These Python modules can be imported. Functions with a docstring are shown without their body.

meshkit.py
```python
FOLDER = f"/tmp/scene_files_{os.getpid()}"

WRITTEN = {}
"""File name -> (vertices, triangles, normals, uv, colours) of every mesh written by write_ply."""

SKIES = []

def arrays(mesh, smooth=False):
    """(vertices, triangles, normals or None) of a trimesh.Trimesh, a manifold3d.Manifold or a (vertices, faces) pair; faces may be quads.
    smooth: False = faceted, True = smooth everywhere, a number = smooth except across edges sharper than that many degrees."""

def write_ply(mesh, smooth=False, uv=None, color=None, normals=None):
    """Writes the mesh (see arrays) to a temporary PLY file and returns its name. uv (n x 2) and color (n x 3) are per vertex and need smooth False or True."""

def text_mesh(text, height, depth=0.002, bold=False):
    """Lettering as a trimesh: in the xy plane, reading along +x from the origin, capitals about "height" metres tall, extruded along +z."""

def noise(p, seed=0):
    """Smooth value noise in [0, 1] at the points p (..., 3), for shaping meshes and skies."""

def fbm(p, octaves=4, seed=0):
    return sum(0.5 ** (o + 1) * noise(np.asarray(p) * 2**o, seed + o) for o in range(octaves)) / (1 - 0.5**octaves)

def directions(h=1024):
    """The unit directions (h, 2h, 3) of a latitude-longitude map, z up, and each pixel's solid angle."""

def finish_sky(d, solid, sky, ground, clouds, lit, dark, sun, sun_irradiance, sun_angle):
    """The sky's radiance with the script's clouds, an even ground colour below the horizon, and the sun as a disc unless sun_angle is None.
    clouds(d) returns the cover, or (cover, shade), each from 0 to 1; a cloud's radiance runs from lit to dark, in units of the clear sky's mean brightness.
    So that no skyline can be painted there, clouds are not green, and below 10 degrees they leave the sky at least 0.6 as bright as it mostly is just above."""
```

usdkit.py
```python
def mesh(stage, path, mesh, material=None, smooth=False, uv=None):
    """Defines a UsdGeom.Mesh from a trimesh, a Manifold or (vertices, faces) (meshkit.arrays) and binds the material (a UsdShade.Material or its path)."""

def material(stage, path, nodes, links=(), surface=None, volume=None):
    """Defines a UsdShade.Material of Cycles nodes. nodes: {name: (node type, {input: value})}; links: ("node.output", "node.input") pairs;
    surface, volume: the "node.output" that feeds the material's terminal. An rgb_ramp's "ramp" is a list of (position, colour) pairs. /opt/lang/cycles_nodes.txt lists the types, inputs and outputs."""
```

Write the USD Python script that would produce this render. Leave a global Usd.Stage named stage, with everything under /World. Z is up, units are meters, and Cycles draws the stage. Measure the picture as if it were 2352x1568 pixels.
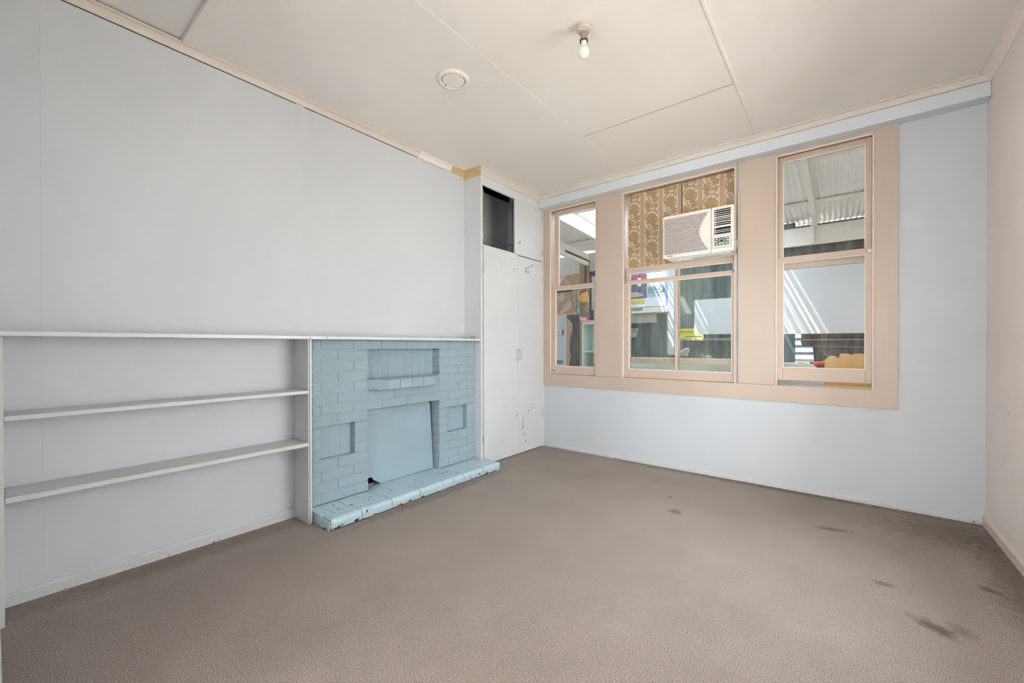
import math, random
import numpy as np, trimesh, usdkit, meshkit
import shapely
from shapely.geometry import Polygon, box as sbox, Point
from shapely import affinity
from pxr import Usd, UsdGeom, UsdLux, UsdShade, Gf, Sdf, Vt

stage = Usd.Stage.CreateInMemory()
UsdGeom.SetStageUpAxis(stage, UsdGeom.Tokens.z)
UsdGeom.SetStageMetersPerUnit(stage, 1.0)
UsdGeom.Xform.Define(stage, '/World')
rng = random.Random(7)
nrg = np.random.default_rng(7)

# ------------------------------------------------------------------ camera
F_PX, YAW, PITCH, ROLL, DCY = 949.758, 0.671860, -0.0047622, -0.0012171, 12.655
CAM = np.array([0.0, 0.0, 1.2])
_f = np.array([-math.sin(YAW) * math.cos(PITCH), math.cos(YAW) * math.cos(PITCH), math.sin(PITCH)])
_r0 = np.array([math.cos(YAW), math.sin(YAW), 0.0])
_u0 = np.cross(_r0, _f)
_r = _r0 * math.cos(ROLL) + _u0 * math.sin(ROLL)
_u = -_r0 * math.sin(ROLL) + _u0 * math.cos(ROLL)
cam = UsdGeom.Camera.Define(stage, '/World/camera')
cam.AddTransformOp().Set(Gf.Matrix4d(*_r, 0, *_u, 0, *(-_f), 0, *CAM, 1))
cam.CreateHorizontalApertureAttr(36.0)
cam.CreateVerticalApertureAttr(24.0)
cam.CreateFocalLengthAttr(36.0 * F_PX / 2352)
cam.CreateVerticalApertureOffsetAttr(DCY * 36.0 / 2352)
cam.CreateClippingRangeAttr(Gf.Vec2f(0.02, 500))
cam.CreateExposureAttr(-0.47)

# ------------------------------------------------------------------ sky and sun
SKY, SUN = 5.2, 10.0
dome = UsdLux.DomeLight.Define(stage, '/World/sky')
dome.CreateColorAttr(Gf.Vec3f(0.95, 0.98, 1.0))
dome.CreateIntensityAttr(SKY)
sun = UsdLux.DistantLight.Define(stage, '/World/sun')
sun.CreateIntensityAttr(SUN)
sun.CreateAngleAttr(0.6)
sun.CreateNormalizeAttr(True)
sun.CreateColorAttr(Gf.Vec3f(1.0, 0.95, 0.87))
_d = np.array([0.45, 0.30, -1.0]); _d /= np.linalg.norm(_d)          # the way the light travels
_z = -_d; _x = np.cross([0, 1, 0], _z); _x /= np.linalg.norm(_x); _y = np.cross(_z, _x)
sun.AddTransformOp().Set(Gf.Matrix4d(*_x, 0, *_y, 0, *_z, 0, 0, 0, 8, 1))

# ------------------------------------------------------------------ materials
def lin(c):
    c = np.array(c, float) / 255
    return tuple(float(v) for v in np.where(c <= 0.04045, c / 12.92, ((c + 0.055) / 1.055) ** 2.4))

MATS = {}
def mat(name, col, rough=0.5, vary=0.06, vscale=2.0, grain=0.0, gscale=60.0, bump=None, chips=None, stains=(), squash=(1, 1, 1), spec=0.5, metal=0.0, col2=None):
    """Procedural surface. vary: broad mottling; grain: fine mottling; bump: (scale, distance, detail, distortion); chips: (colour, scale, threshold, z from, z to)."""
    n = {'g': ('geometry', {}), 'map': ('mapping', {'scale': squash}), 'n1': ('noise_texture', {'scale': vscale, 'detail': 4.0, 'roughness': 0.6}),
         'p': ('principled_bsdf', {'roughness': rough, 'specular_ior_level': spec, 'metallic': metal})}
    l = [('g.position', 'map.vector'), ('map.vector', 'n1.vector')]
    c = np.array(lin(col)); lo, hi = c * (1 - vary), np.minimum(c * (1 + vary), 0.97)
    if col2 is not None:
        lo, hi = np.array(lin(col2)), c
    n['r1'] = ('rgb_ramp', {'ramp': [(0.30, tuple(lo)), (0.70, tuple(hi))]})
    l += [('n1.fac', 'r1.fac')]
    out = 'r1.color'
    if grain:
        n['n2'] = ('noise_texture', {'scale': gscale, 'detail': 3.0, 'roughness': 0.7})
        n['r2'] = ('rgb_ramp', {'ramp': [(0.3, (1 - grain,) * 3), (0.7, (1 + grain,) * 3)]})
        n['m2'] = ('mix_color', {'blend_type': 'multiply', 'fac': 1.0, 'use_clamp': False})
        l += [('map.vector', 'n2.vector'), ('n2.fac', 'r2.fac'), (out, 'm2.a'), ('r2.color', 'm2.b')]
        out = 'm2.result'
    if chips:
        cc, cs, th, z0, z1 = chips
        n['nc'] = ('noise_texture', {'scale': cs, 'detail': 5.0, 'roughness': 0.65})
        n['sx'] = ('separate_xyz', {})
        n['zr'] = ('map_range', {'from_min': z0, 'from_max': z1, 'to_min': 0.12, 'to_max': 0.0, 'clamp': True})
        n['ad'] = ('math', {'math_type': 'add'})
        n['cr'] = ('map_range', {'from_min': th, 'from_max': th + 0.012, 'to_min': 0.0, 'to_max': 1.0, 'clamp': True})
        n['mc'] = ('mix_color', {'blend_type': 'mix', 'b': lin(cc)})
        l += [('g.position', 'nc.vector'), ('g.position', 'sx.vector'), ('sx.z', 'zr.value'), ('nc.fac', 'ad.value1'), ('zr.result', 'ad.value2'),
              ('ad.value', 'cr.value'), ('cr.result', 'mc.fac'), (out, 'mc.a')]
        out = 'mc.result'
    for i, (sx, sy, sz, ra, rb, rot, cc, amt, ax) in enumerate(stains):      # worn marks: soft ellipses with noisy rims
        k = f's{i}'
        n[k + 'n'] = ('noise_texture', {'scale': 22.0, 'detail': 4.0, 'roughness': 0.7})
        n[k + 'a'] = ('vector_math', {'vector_math_type': 'add'}) if False else ('mapping', {'mapping_type': 'texture', 'location': (sx, sy, sz), 'rotation': (0, 0, rot), 'scale': (ra, rb, 50.0)})
        n[k + 'l'] = ('vector_math', {'math_type': 'length'})
        n[k + 'x'] = ('math', {'math_type': 'multiply_add', 'value2': 2.4, 'value3': -1.2})
        n[k + 's'] = ('math', {'math_type': 'add'})
        n[k + 'r'] = ('map_range', {'from_min': 1.25, 'from_max': 0.35, 'to_min': 0.0, 'to_max': amt, 'clamp': True})
        n[k + 'm'] = ('mix_color', {'blend_type': 'mix', 'b': lin(cc)})
        l += [('g.position', k + 'n.vector'), ('g.position', k + 'a.vector'), (k + 'a.vector', k + 'l.vector1'), (k + 'n.fac', k + 'x.value1'),
              (k + 'l.value', k + 's.value1'), (k + 'x.value', k + 's.value2'), (k + 's.value', k + 'r.value'), (k + 'r.result', k + 'm.fac'), (out, k + 'm.a')]
        out = k + 'm.result'
    l.append((out, 'p.base_color'))
    if bump:
        bs, bd, bdet, bdis = bump
        n['nb'] = ('noise_texture', {'scale': bs, 'detail': bdet, 'roughness': 0.6, 'distortion': bdis})
        n['b'] = ('bump', {'strength': 1.0, 'distance': bd})
        l += [('map.vector', 'nb.vector'), ('nb.fac', 'b.height'), ('b.normal', 'p.normal')]
    MATS[name] = usdkit.material(stage, '/World/Looks/' + name, n, l, surface='p.BSDF')
    return MATS[name]

def glass(name, dirt, dscale=3.0):
    n = {'t': ('transparent_bsdf', {'color': (0.96, 0.98, 0.97)}), 'gl': ('glossy_bsdf', {'color': (1, 1, 1), 'roughness': 0.02}), 'fr': ('fresnel', {'IOR': 1.22}),
         'm': ('mix_closure', {}), 'd': ('diffuse_bsdf', {'color': (0.75, 0.78, 0.78)}), 'm2': ('mix_closure', {}),
         'g': ('geometry', {}), 'map': ('mapping', {'scale': (6, 6, 0.8)}), 'n': ('noise_texture', {'scale': dscale, 'detail': 6.0, 'roughness': 0.7}),
         'r': ('map_range', {'from_min': 0.42, 'from_max': 0.8, 'to_min': dirt * 0.25, 'to_max': dirt * 2, 'clamp': True})}
    l = [('fr.fac', 'm.fac'), ('t.BSDF', 'm.closure1'), ('gl.BSDF', 'm.closure2'), ('g.position', 'map.vector'), ('map.vector', 'n.vector'), ('n.fac', 'r.value'),
         ('r.result', 'm2.fac'), ('m.closure', 'm2.closure1'), ('d.BSDF', 'm2.closure2')]
    MATS[name] = usdkit.material(stage, '/World/Looks/' + name, n, l, surface='m2.closure')

def clear_sheet(name):
    """Weathered clear roofing: lets light through, with dirt lying along its valleys."""
    n = {'g': ('geometry', {}), 't': ('transparent_bsdf', {'color': (0.90, 0.93, 0.97)}), 'd': ('translucent_bsdf', {'color': (0.46, 0.50, 0.54)}),
         'w': ('noise_texture', {'scale': 11.0, 'detail': 2.0}), 'map': ('mapping', {'scale': (2.2, 0.05, 0.0)}),
         'r': ('map_range', {'from_min': 0.42, 'from_max': 0.56, 'to_min': 0.04, 'to_max': 0.92, 'clamp': True}), 'm': ('mix_closure', {})}
    l = [('g.position', 'map.vector'), ('map.vector', 'w.vector'), ('w.fac', 'r.value'), ('r.result', 'm.fac'), ('t.BSDF', 'm.closure1'), ('d.BSDF', 'm.closure2')]
    MATS[name] = usdkit.material(stage, '/World/Looks/' + name, n, l, surface='m.closure')

def printed(name, rough=0.6):
    n = {'a': ('attribute', {'attribute': 'ink'}), 'p': ('principled_bsdf', {'roughness': rough})}
    MATS[name] = usdkit.material(stage, '/World/Looks/' + name, n, [('a.color', 'p.base_color')], surface='p.BSDF')

mat('wall_paint', (206, 209, 214), 0.55, 0.025, 1.6, bump=(210, 0.0004, 3, 0), chips=((120, 120, 120), 34, 0.80, -2, -1))
mat('window_wall_paint', (206, 210, 215), 0.5, 0.03, 1.8, bump=(210, 0.0006, 3, 0), chips=((120, 120, 120), 30, 0.79, -2, -1))
mat('warm_wall_paint', (238, 228, 222), 0.5, 0.035, 1.4, bump=(190, 0.0007, 3, 0), chips=((120, 110, 104), 24, 0.76, -2, -1))
mat('beam_paint', (216, 221, 227), 0.45, 0.03, 3, bump=(120, 0.0008, 3, 0), chips=((110, 115, 120), 40, 0.80, -2, -1))
mat('white_gloss', (214, 216, 219), 0.32, 0.03, 3, bump=(40, 0.0006, 2, 0), chips=((90, 84, 80), 36, 0.79, -2, -1))
mat('shelf_white', (206, 208, 211), 0.40, 0.03, 3, bump=(60, 0.0006, 2, 0), chips=((120, 112, 106), 40, 0.78, -2, -1), squash=(1, 0.3, 1))
mat('baseboard_white', (206, 208, 211), 0.4, 0.03, 3, bump=(60, 0.001, 2, 0), chips=((96, 88, 82), 46, 0.74, 0.0, 0.05))
mat('warm_baseboard', (220, 205, 192), 0.4, 0.04, 3, bump=(60, 0.001, 2, 0), chips=((110, 98, 88), 40, 0.72, -2, -1))
mat('ceiling_paint', (242, 237, 234), 0.42, 0.035, 1.1, bump=(230, 0.0014, 3, 0.3), chips=((120, 110, 100), 26, 0.82, -2, -1), col2=(236, 229, 222))
mat('ceiling_old', (232, 229, 224), 0.5, 0.04, 1.1, bump=(200, 0.001, 3, 0.3))
mat('cornice_paint', (224, 217, 209), 0.45, 0.04, 1.3, bump=(60, 0.0008, 2, 0), col2=(216, 205, 193))
mat('cornice_amber', (214, 186, 148), 0.42, 0.06, 4, col2=(196, 160, 114))
mat('crack_dark', (70, 62, 55), 0.9)
mat('trim_paint', (199, 181, 166), 0.36, 0.04, 2.5, bump=(55, 0.0007, 2, 0), chips=((96, 66, 42), 30, 0.80, -2, -1), squash=(1, 1, 0.5))
mat('sash_paint', (202, 181, 166), 0.36, 0.05, 3, bump=(55, 0.0008, 2, 0), chips=((92, 62, 40), 36, 0.79, -2, -1))
mat('sash_bead', (240, 226, 212), 0.4, 0.03, 4)
mat('bare_timber', (196, 150, 110), 0.6, 0.12, 6, squash=(1, 1, 0.2))
mat('blue_brick', (172, 195, 205), 0.27, 0.035, 3, bump=(110, 0.0085, 2.0, 1.6))
mat('blue_mortar', (153, 176, 187), 0.45, 0.04, 4, bump=(60, 0.001, 3, 0))
mat('blue_smooth', (156, 178, 189), 0.36, 0.035, 3, bump=(14, 0.0012, 3, 0), chips=((38, 44, 46), 40, 0.79, -2, -1))
mat('hearth_paint', (184, 207, 218), 0.24, 0.04, 3, bump=(30, 0.0012, 4, 0), chips=((62, 54, 52), 26, 0.660, 0.004, 0.036))
mat('terracotta', (150, 82, 46), 0.7, 0.15, 12)
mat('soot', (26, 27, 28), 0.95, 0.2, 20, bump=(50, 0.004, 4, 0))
mat('groove_dark', (58, 56, 56), 0.9, 0.1, 12)
mat('chrome', (205, 205, 205), 0.18, 0.02, 3, metal=1.0)
mat('dull_steel', (190, 188, 184), 0.4, 0.06, 20, metal=0.8)
mat('cupboard_inside', (186, 187, 190), 0.7, 0.05, 3, grain=0.08, gscale=140)
mat('plastic_white', (236, 230, 224), 0.35, 0.02, 3)
mat('plastic_bright', (244, 244, 244), 0.25, 0.02, 3)
mat('plastic_grey', (124, 128, 130), 0.45, 0.03, 3)
mat('plastic_black', (24, 24, 25), 0.35, 0.05, 3)
mat('old_ivory', (196, 187, 174), 0.4, 0.08, 12)
mat('holder_tan', (150, 139, 124), 0.45, 0.06, 8)
mat('bulb_glass', (222, 218, 213), 0.12, 0.01, 3)
mat('cord_grey', (176, 170, 162), 0.5)
mat('paper', (212, 212, 212), 0.6, 0.05, 30)
mat('ink', (44, 42, 40), 0.6)
mat('ink_olive', (112, 104, 40), 0.6)
mat('ink_blue', (54, 60, 110), 0.6)
mat('sign_yellow', (250, 232, 60), 0.5, 0.03, 6)
mat('sign_mustard', (222, 200, 90), 0.5, 0.03, 6)
mat('sign_blue', (140, 146, 222), 0.5, 0.05, 4)
mat('sign_white', (226, 234, 238), 0.5, 0.03, 4)
mat('roof_white', (242, 240, 234), 0.55, 0.06, 2.5, chips=((120, 112, 90), 14, 0.74, -2, -1))
mat('roof_beam', (234, 228, 218), 0.6, 0.05, 3, bump=(30, 0.001, 3, 0), chips=((130, 112, 92), 22, 0.76, -2, -1))
mat('brown_steel', (96, 70, 56), 0.6, 0.2, 8)
mat('brown_post', (162, 132, 104), 0.7, 0.12, 6, squash=(1, 1, 0.15))
mat('green_sheet', (74, 86, 89), 0.6, 0.10, 2.0, grain=0.06, gscale=60, squash=(1, 1, 0.4))
mat('green_light', (112, 121, 113), 0.6, 0.08, 2.0, grain=0.06, gscale=60, squash=(1, 1, 0.4))
mat('panel_white', (214, 216, 219), 0.45, 0.03, 2, chips=((110, 106, 100), 30, 0.80, -2, -1))
mat('grey_board', (170, 164, 156), 0.7, 0.06, 8, squash=(0.3, 1, 2))
mat('post_grey', (204, 207, 212), 0.5, 0.03, 4)
mat('plywood', (190, 150, 112), 0.65, 0.10, 5, bump=(20, 0.002, 4, 1), squash=(0.4, 1, 2))
mat('ply_peeled', (214, 212, 214), 0.65, 0.05, 5, chips=((206, 164, 126), 6, 0.465, -2, -1), squash=(0.4, 1, 2))
mat('black_panel', (62, 64, 70), 0.5, 0.10, 6, grain=0.1, gscale=50)
mat('peeled_tan', (206, 166, 138), 0.7, 0.06, 6)
mat('blue_white_panel', (214, 220, 232), 0.5, 0.05, 4, chips=((110, 110, 116), 20, 0.76, -2, -1))
mat('mint', (206, 228, 218), 0.45, 0.04, 4, chips=((60, 62, 60), 60, 0.80, -2, -1))
mat('pink', (222, 158, 170), 0.45, 0.06, 8)
mat('teal_cable', (72, 130, 142), 0.5)
mat('orange_ply', (250, 194, 120), 0.55, 0.10, 5, grain=0.06, gscale=26, bump=(24, 0.0012, 3, 1.5), squash=(1, 1, 0.25))
mat('pale_mint', (232, 240, 228), 0.6, 0.07, 7, bump=(26, 0.004, 4, 0.5))
mat('red_plastic', (226, 44, 40), 0.4, 0.05, 4)
mat('brown_board', (74, 66, 60), 0.7, 0.16, 4, squash=(0.3, 1, 2))
mat('lavender', (112, 116, 142), 0.6, 0.03, 4)
mat('concrete', (216, 212, 206), 0.85, 0.10, 1.2, grain=0.08, gscale=30)
mat('charcoal', (58, 60, 62), 0.7, 0.15, 8)
mat('bag_film', (214, 216, 208), 0.3, 0.08, 12)
glass('window_glass', 0.05)
clear_sheet('clear_roofing')
printed('curtain_print', 0.7)
printed('photo_print', 0.5)
mat('carpet', (168, 157, 150), 0.95, 0.07, 2.2, grain=0.9, gscale=270, bump=(420, 0.004, 6, 0.0), spec=0.1, stains=[
    (0.312, 2.484, 0, 0.085, 0.040, -0.65, (78, 70, 56), 0.62, 'z'), (-0.932, 3.051, 0, 0.05, 0.045, 0.3, (92, 82, 72), 0.6, 'z'),
    (0.57, 3.027, 0, 0.03, 0.05, 0.6, (84, 74, 66), 0.5, 'z'), (-0.045, 3.393, 0, 0.10, 0.04, 0.3, (104, 92, 78), 0.6, 'z'),
    (0.56, 3.80, 0, 0.36, 0.30, 0.2, (96, 84, 72), 0.46, 'z'), (0.70, 3.1, 0, 0.12, 0.8, 0.0, (104, 92, 80), 0.5, 'z'),
    (0.40, 2.52, 0, 0.05, 0.05, 0.0, (96, 86, 68), 0.4, 'z'), (-1.05, 3.32, 0, 0.012, 0.02, 0.0, (66, 58, 52), 0.7, 'z'),
    (0.17, 2.78, 0, 0.05, 0.03, 0.2, (100, 90, 78), 0.5, 'z'), (-0.55, 4.06, 0, 1.2, 0.06, 0.0, (92, 78, 62), 0.5, 'z'),
    (-2.52, 2.2, 0, 0.06, 0.9, 0.0, (104, 92, 82), 0.45, 'z'), (-2.9, 0.7, 0, 0.10, 0.75, 0.0, (112, 100, 88), 0.4, 'z')])

# ------------------------------------------------------------------ making prims
ORIGIN, TAKEN = {}, {}
def numbered(parent, name):
    k = TAKEN.setdefault((parent, name), 0)
    TAKEN[(parent, name)] = k + 1
    return f'{parent}/{name}' + (f'_{k:03d}' if k else '')

def tag(prim, label=None, cat=None, group=None, kind=None):
    for k, v in (('label', label), ('category', cat), ('group', group), ('kind', kind)):
        if v:
            prim.SetCustomDataByKey(k, v)

def thing(name, label, cat, loc, group=None, kind=None):
    path = numbered('/World', name)
    x = UsdGeom.Xform.Define(stage, path)
    x.AddTranslateOp().Set(Gf.Vec3d(*map(float, loc)))
    ORIGIN[path] = np.array(loc, float)
    tag(x.GetPrim(), label, cat, group, kind)
    return path

def part(parent, name, mesh, m, label=None, smooth=False, kind=None, ink=None):
    """A mesh given in world coordinates, as a child of parent."""
    path = numbered(parent, name)
    o = ORIGIN[parent]
    mesh = mesh.copy(); mesh.apply_translation(-o)
    g = usdkit.mesh(stage, path, mesh, MATS[m], smooth=smooth)
    if ink is not None:
        UsdGeom.PrimvarsAPI(g).CreatePrimvar('ink', Sdf.ValueTypeNames.Color3fArray, 'vertex').Set(Vt.Vec3fArray.FromNumpy(np.asarray(ink, np.float32)))
    ORIGIN[path] = o
    tag(g.GetPrim(), label, kind=kind)
    return path

def solo(name, mesh, m, label, cat, group=None, kind=None, smooth=False):
    path = numbered('/World', name)
    b = mesh.bounds
    o = np.array([(b[0][0] + b[1][0]) / 2, (b[0][1] + b[1][1]) / 2, b[0][2]])
    mesh = mesh.copy(); mesh.apply_translation(-o)
    g = usdkit.mesh(stage, path, mesh, MATS[m], smooth=smooth)
    g.AddTranslateOp().Set(Gf.Vec3d(*map(float, o)))
    ORIGIN[path] = o
    tag(g.GetPrim(), label, cat, group, kind)
    return path

# ------------------------------------------------------------------ shapes
def hull(pts):
    return trimesh.convex.convex_hull(np.asarray(pts, float))

def bx(x0, x1, y0, y1, z0, z1, c=0.0):
    x0, x1 = min(x0, x1), max(x0, x1); y0, y1 = min(y0, y1), max(y0, y1); z0, z1 = min(z0, z1), max(z0, z1)
    if c <= 0:
        m = trimesh.creation.box((x1 - x0, y1 - y0, z1 - z0)); m.apply_translation(((x0 + x1) / 2, (y0 + y1) / 2, (z0 + z1) / 2)); return m
    c = min(c, (x1 - x0) * .45, (y1 - y0) * .45, (z1 - z0) * .45)
    P = []
    for x, sx in ((x0, 1), (x1, -1)):
        for y, sy in ((y0, 1), (y1, -1)):
            for z, sz in ((z0, 1), (z1, -1)):
                P += [(x, y + sy * c, z + sz * c), (x + sx * c, y, z + sz * c), (x + sx * c, y + sy * c, z)]
    return hull(P)

def join(*ms):
    return trimesh.util.concatenate([m for m in ms])

def ext(poly, h):
    if isinstance(poly, (list, tuple, np.ndarray)):
        poly = Polygon(poly)
    ps = getattr(poly, 'geoms', [poly])
    return join(*[trimesh.creation.extrude_polygon(p, h, engine='earcut') for p in ps])

def ext_xz(poly, y0, y1):
    """polygon in (x, z), extruded from y0 to y1"""
    m = ext(poly, y1 - y0)
    m.apply_transform([[1, 0, 0, 0], [0, 0, -1, y1], [0, 1, 0, 0], [0, 0, 0, 1]])
    return m

def ext_yz(poly, x0, x1):
    m = ext(poly, x1 - x0)
    m.apply_transform([[0, 0, 1, x0], [1, 0, 0, 0], [0, 1, 0, 0], [0, 0, 0, 1]])
    return m

def ext_xy(poly, z0, z1):
    m = ext(poly, z1 - z0); m.apply_translation((0, 0, z0)); return m

def tube(pts, r, sides=8, smooth_n=0):
    p = np.asarray(pts, float)
    if smooth_n:
        from scipy.interpolate import CubicSpline
        t = np.r_[0, np.cumsum(np.linalg.norm(np.diff(p, axis=0), axis=1))]
        p = CubicSpline(t, p)(np.linspace(0, t[-1], smooth_n))
    n = len(p); tg = np.gradient(p, axis=0); tg /= np.linalg.norm(tg, axis=1, keepdims=True) + 1e-12
    ref = np.array([0.31, 0.52, 0.79]); a = np.cross(tg, ref); a /= np.linalg.norm(a, axis=1, keepdims=True) + 1e-12; b = np.cross(tg, a)
    an = np.arange(sides) * 2 * np.pi / sides
    v = (p[:, None] + r * (np.cos(an)[None, :, None] * a[:, None] + np.sin(an)[None, :, None] * b[:, None])).reshape(-1, 3)
    f = []
    for i in range(n - 1):
        for j in range(sides):
            k = (j + 1) % sides
            f += [(i * sides + j, i * sides + k, (i + 1) * sides + k), (i * sides + j, (i + 1) * sides + k, (i + 1) * sides + j)]
    f += [(0, j + 1, j) for j in range(1, sides - 1)] + [((n - 1) * sides, (n - 1) * sides + j, (n - 1) * sides + j + 1) for j in range(1, sides - 1)]
    m = trimesh.Trimesh(v, f, process=False); trimesh.repair.fix_normals(m); return m

def lathe(prof, c, n=32):
    """(radius, z) profile about the vertical through c"""
    m = trimesh.creation.revolve(np.array(prof, float), sections=n); m.apply_translation(c); trimesh.repair.fix_normals(m); return m

def cyl(a, b, r, n=16):
    return trimesh.creation.cylinder(r, segment=(a, b), sections=n)

def grid(x0, x1, z0, z1, nx, nz):
    xs, zs = np.linspace(x0, x1, nx), np.linspace(z0, z1, nz)
    X, Z = np.meshgrid(xs, zs)
    i = np.arange(nx * nz).reshape(nz, nx)
    f = np.stack([i[:-1, :-1], i[:-1, 1:], i[1:, 1:], i[1:, :-1]], -1).reshape(-1, 4)
    return X.ravel(), Z.ravel(), np.vstack([f[:, [0, 1, 2]], f[:, [0, 2, 3]]])

def text_xz(t, h, x, y, z, depth=0.001, bold=False, width=None):
    """lettering facing -y, left end at x, baseline z"""
    m = meshkit.text_mesh(t, h, depth, bold)
    if width:
        m.apply_scale((width / (m.bounds[1][0] - m.bounds[0][0]), 1, 1))
    m.apply_translation((-m.bounds[0][0], 0, 0))
    m.apply_transform([[1, 0, 0, x], [0, 0, -1, y], [0, 1, 0, z], [0, 0, 0, 1]])
    return m

# ================================================================== THE ROOM
XL, XR, YF, HC = -3.0, 0.755, 4.11, 2.945      # left wall, right wall, window wall, ceiling
S = 'structure'
solo('floor', bx(-3.42, XR, -0.6, YF, -0.1, 0), 'carpet', 'worn beige grey carpet covering the whole floor of the room', 'carpet floor', kind=S)

# left wall: three painted sheets over a solid backing
t = thing('wall_left', 'pale grey painted sheet wall above the shelves and fireplace', 'wall', (XL, 1.5, 0), kind=S)
part(t, 'backing', bx(-3.12, -3.012, -0.6, 2.999, 0, HC + .02), 'wall_paint')
Yg, Zg, fg = grid(.7446, 2.999, 0, HC, 240, 40)            # the third sheet is slightly buckled
wob = .0035 * np.exp(-((Yg - 1.365) / .030) ** 2) * (.5 + meshkit.noise(np.c_[Yg * 2, Zg * 1.3, Yg * 0])) - .0028 * np.exp(-((Yg - 1.43) / .03) ** 2) + .003 * np.exp(-((Yg - 1.60) / .022) ** 2) * meshkit.noise(np.c_[Yg * 3, Zg * 2, Yg * 0 + 4]) + .0016 * (meshkit.noise(np.c_[Yg * 4, Zg * 2.5, Yg * 0 + 9]) - .5)
wob *= np.clip((2.99 - Yg) / .1, 0, 1) * np.clip((Yg - .75) / .05, 0, 1) * np.clip((Zg - 1.28) / .05, 0, 1)
part(t, 'wall_sheet', join(bx(-3.012, XL - .004, .7446, 2.999, 0, HC), trimesh.Trimesh(np.c_[XL + wob, Yg, Zg], fg, process=False)), 'wall_paint', smooth=30)
for y0, y1 in ((-0.6, .1482), (.1484, .7444)):
    part(t, 'wall_sheet', bx(-3.012, XL, y0, y1, 0, HC, .0003), 'wall_paint')
# window wall, with one opening per window
t = thing('wall_far', 'pale blue grey wall with the three windows', 'wall', ((XL + XR) / 2, YF, 0), kind=S)
W = [(-2.70, -2.075), (-1.797, -0.720), (-0.440, 0.205)]
ZB, ZT = 0.858, 2.812
wall_bits = [bx(-5.0, -3.42, 4.12, 4.26, -.15, HC + .02), bx(XR + .1, 2.3, 4.12, 4.26, -.15, HC + .02), bx(-3.42, XR + .1, YF, 4.26, -.15, ZB), bx(-3.42, XR + .1, YF, 4.26, ZT, HC + .02), bx(-3.42, W[0][0], YF, 4.26, ZB, ZT), bx(W[0][1], W[1][0], YF, 4.26, ZB, ZT),
             bx(W[1][1], W[2][0], YF, 4.26, ZB, ZT), bx(W[2][1], XR + .1, YF, 4.26, ZB, ZT)]
part(t, 'wall_face', join(*wall_bits), 'window_wall_paint')
RW = (1.60, 3.10, .45, 2.10)        # the glazed opening of the right wall, nearer than the view's edge
wr = solo('wall_right', join(bx(XR, XR + .1, -0.6, RW[0], -.15, HC + .02), bx(XR, XR + .1, RW[1], YF, -.15, HC + .02), bx(XR, XR + .1, RW[0], RW[1], -.15, RW[2]), bx(XR, XR + .1, RW[0], RW[1], RW[3], HC + .02)), 'warm_wall_paint', 'scuffed warm beige painted wall at the right edge', 'wall', kind=S)
t = thing('wall_near', 'white wall beside the doorway that the room is seen from', 'wall', (-2.0, -.06, 0), kind=S)
part(t, 'wall_face', join(bx(-3.0, -1.60, -.12, 0, 0, HC), bx(-1.60, .755, -.12, -.03, 2.80, HC)), 'wall_paint')
t = thing('wall_hall', 'plain walls of the adjoining room behind the wide opening, nearer than the view', 'wall', (0, -1.6, 0), kind=S)
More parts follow.
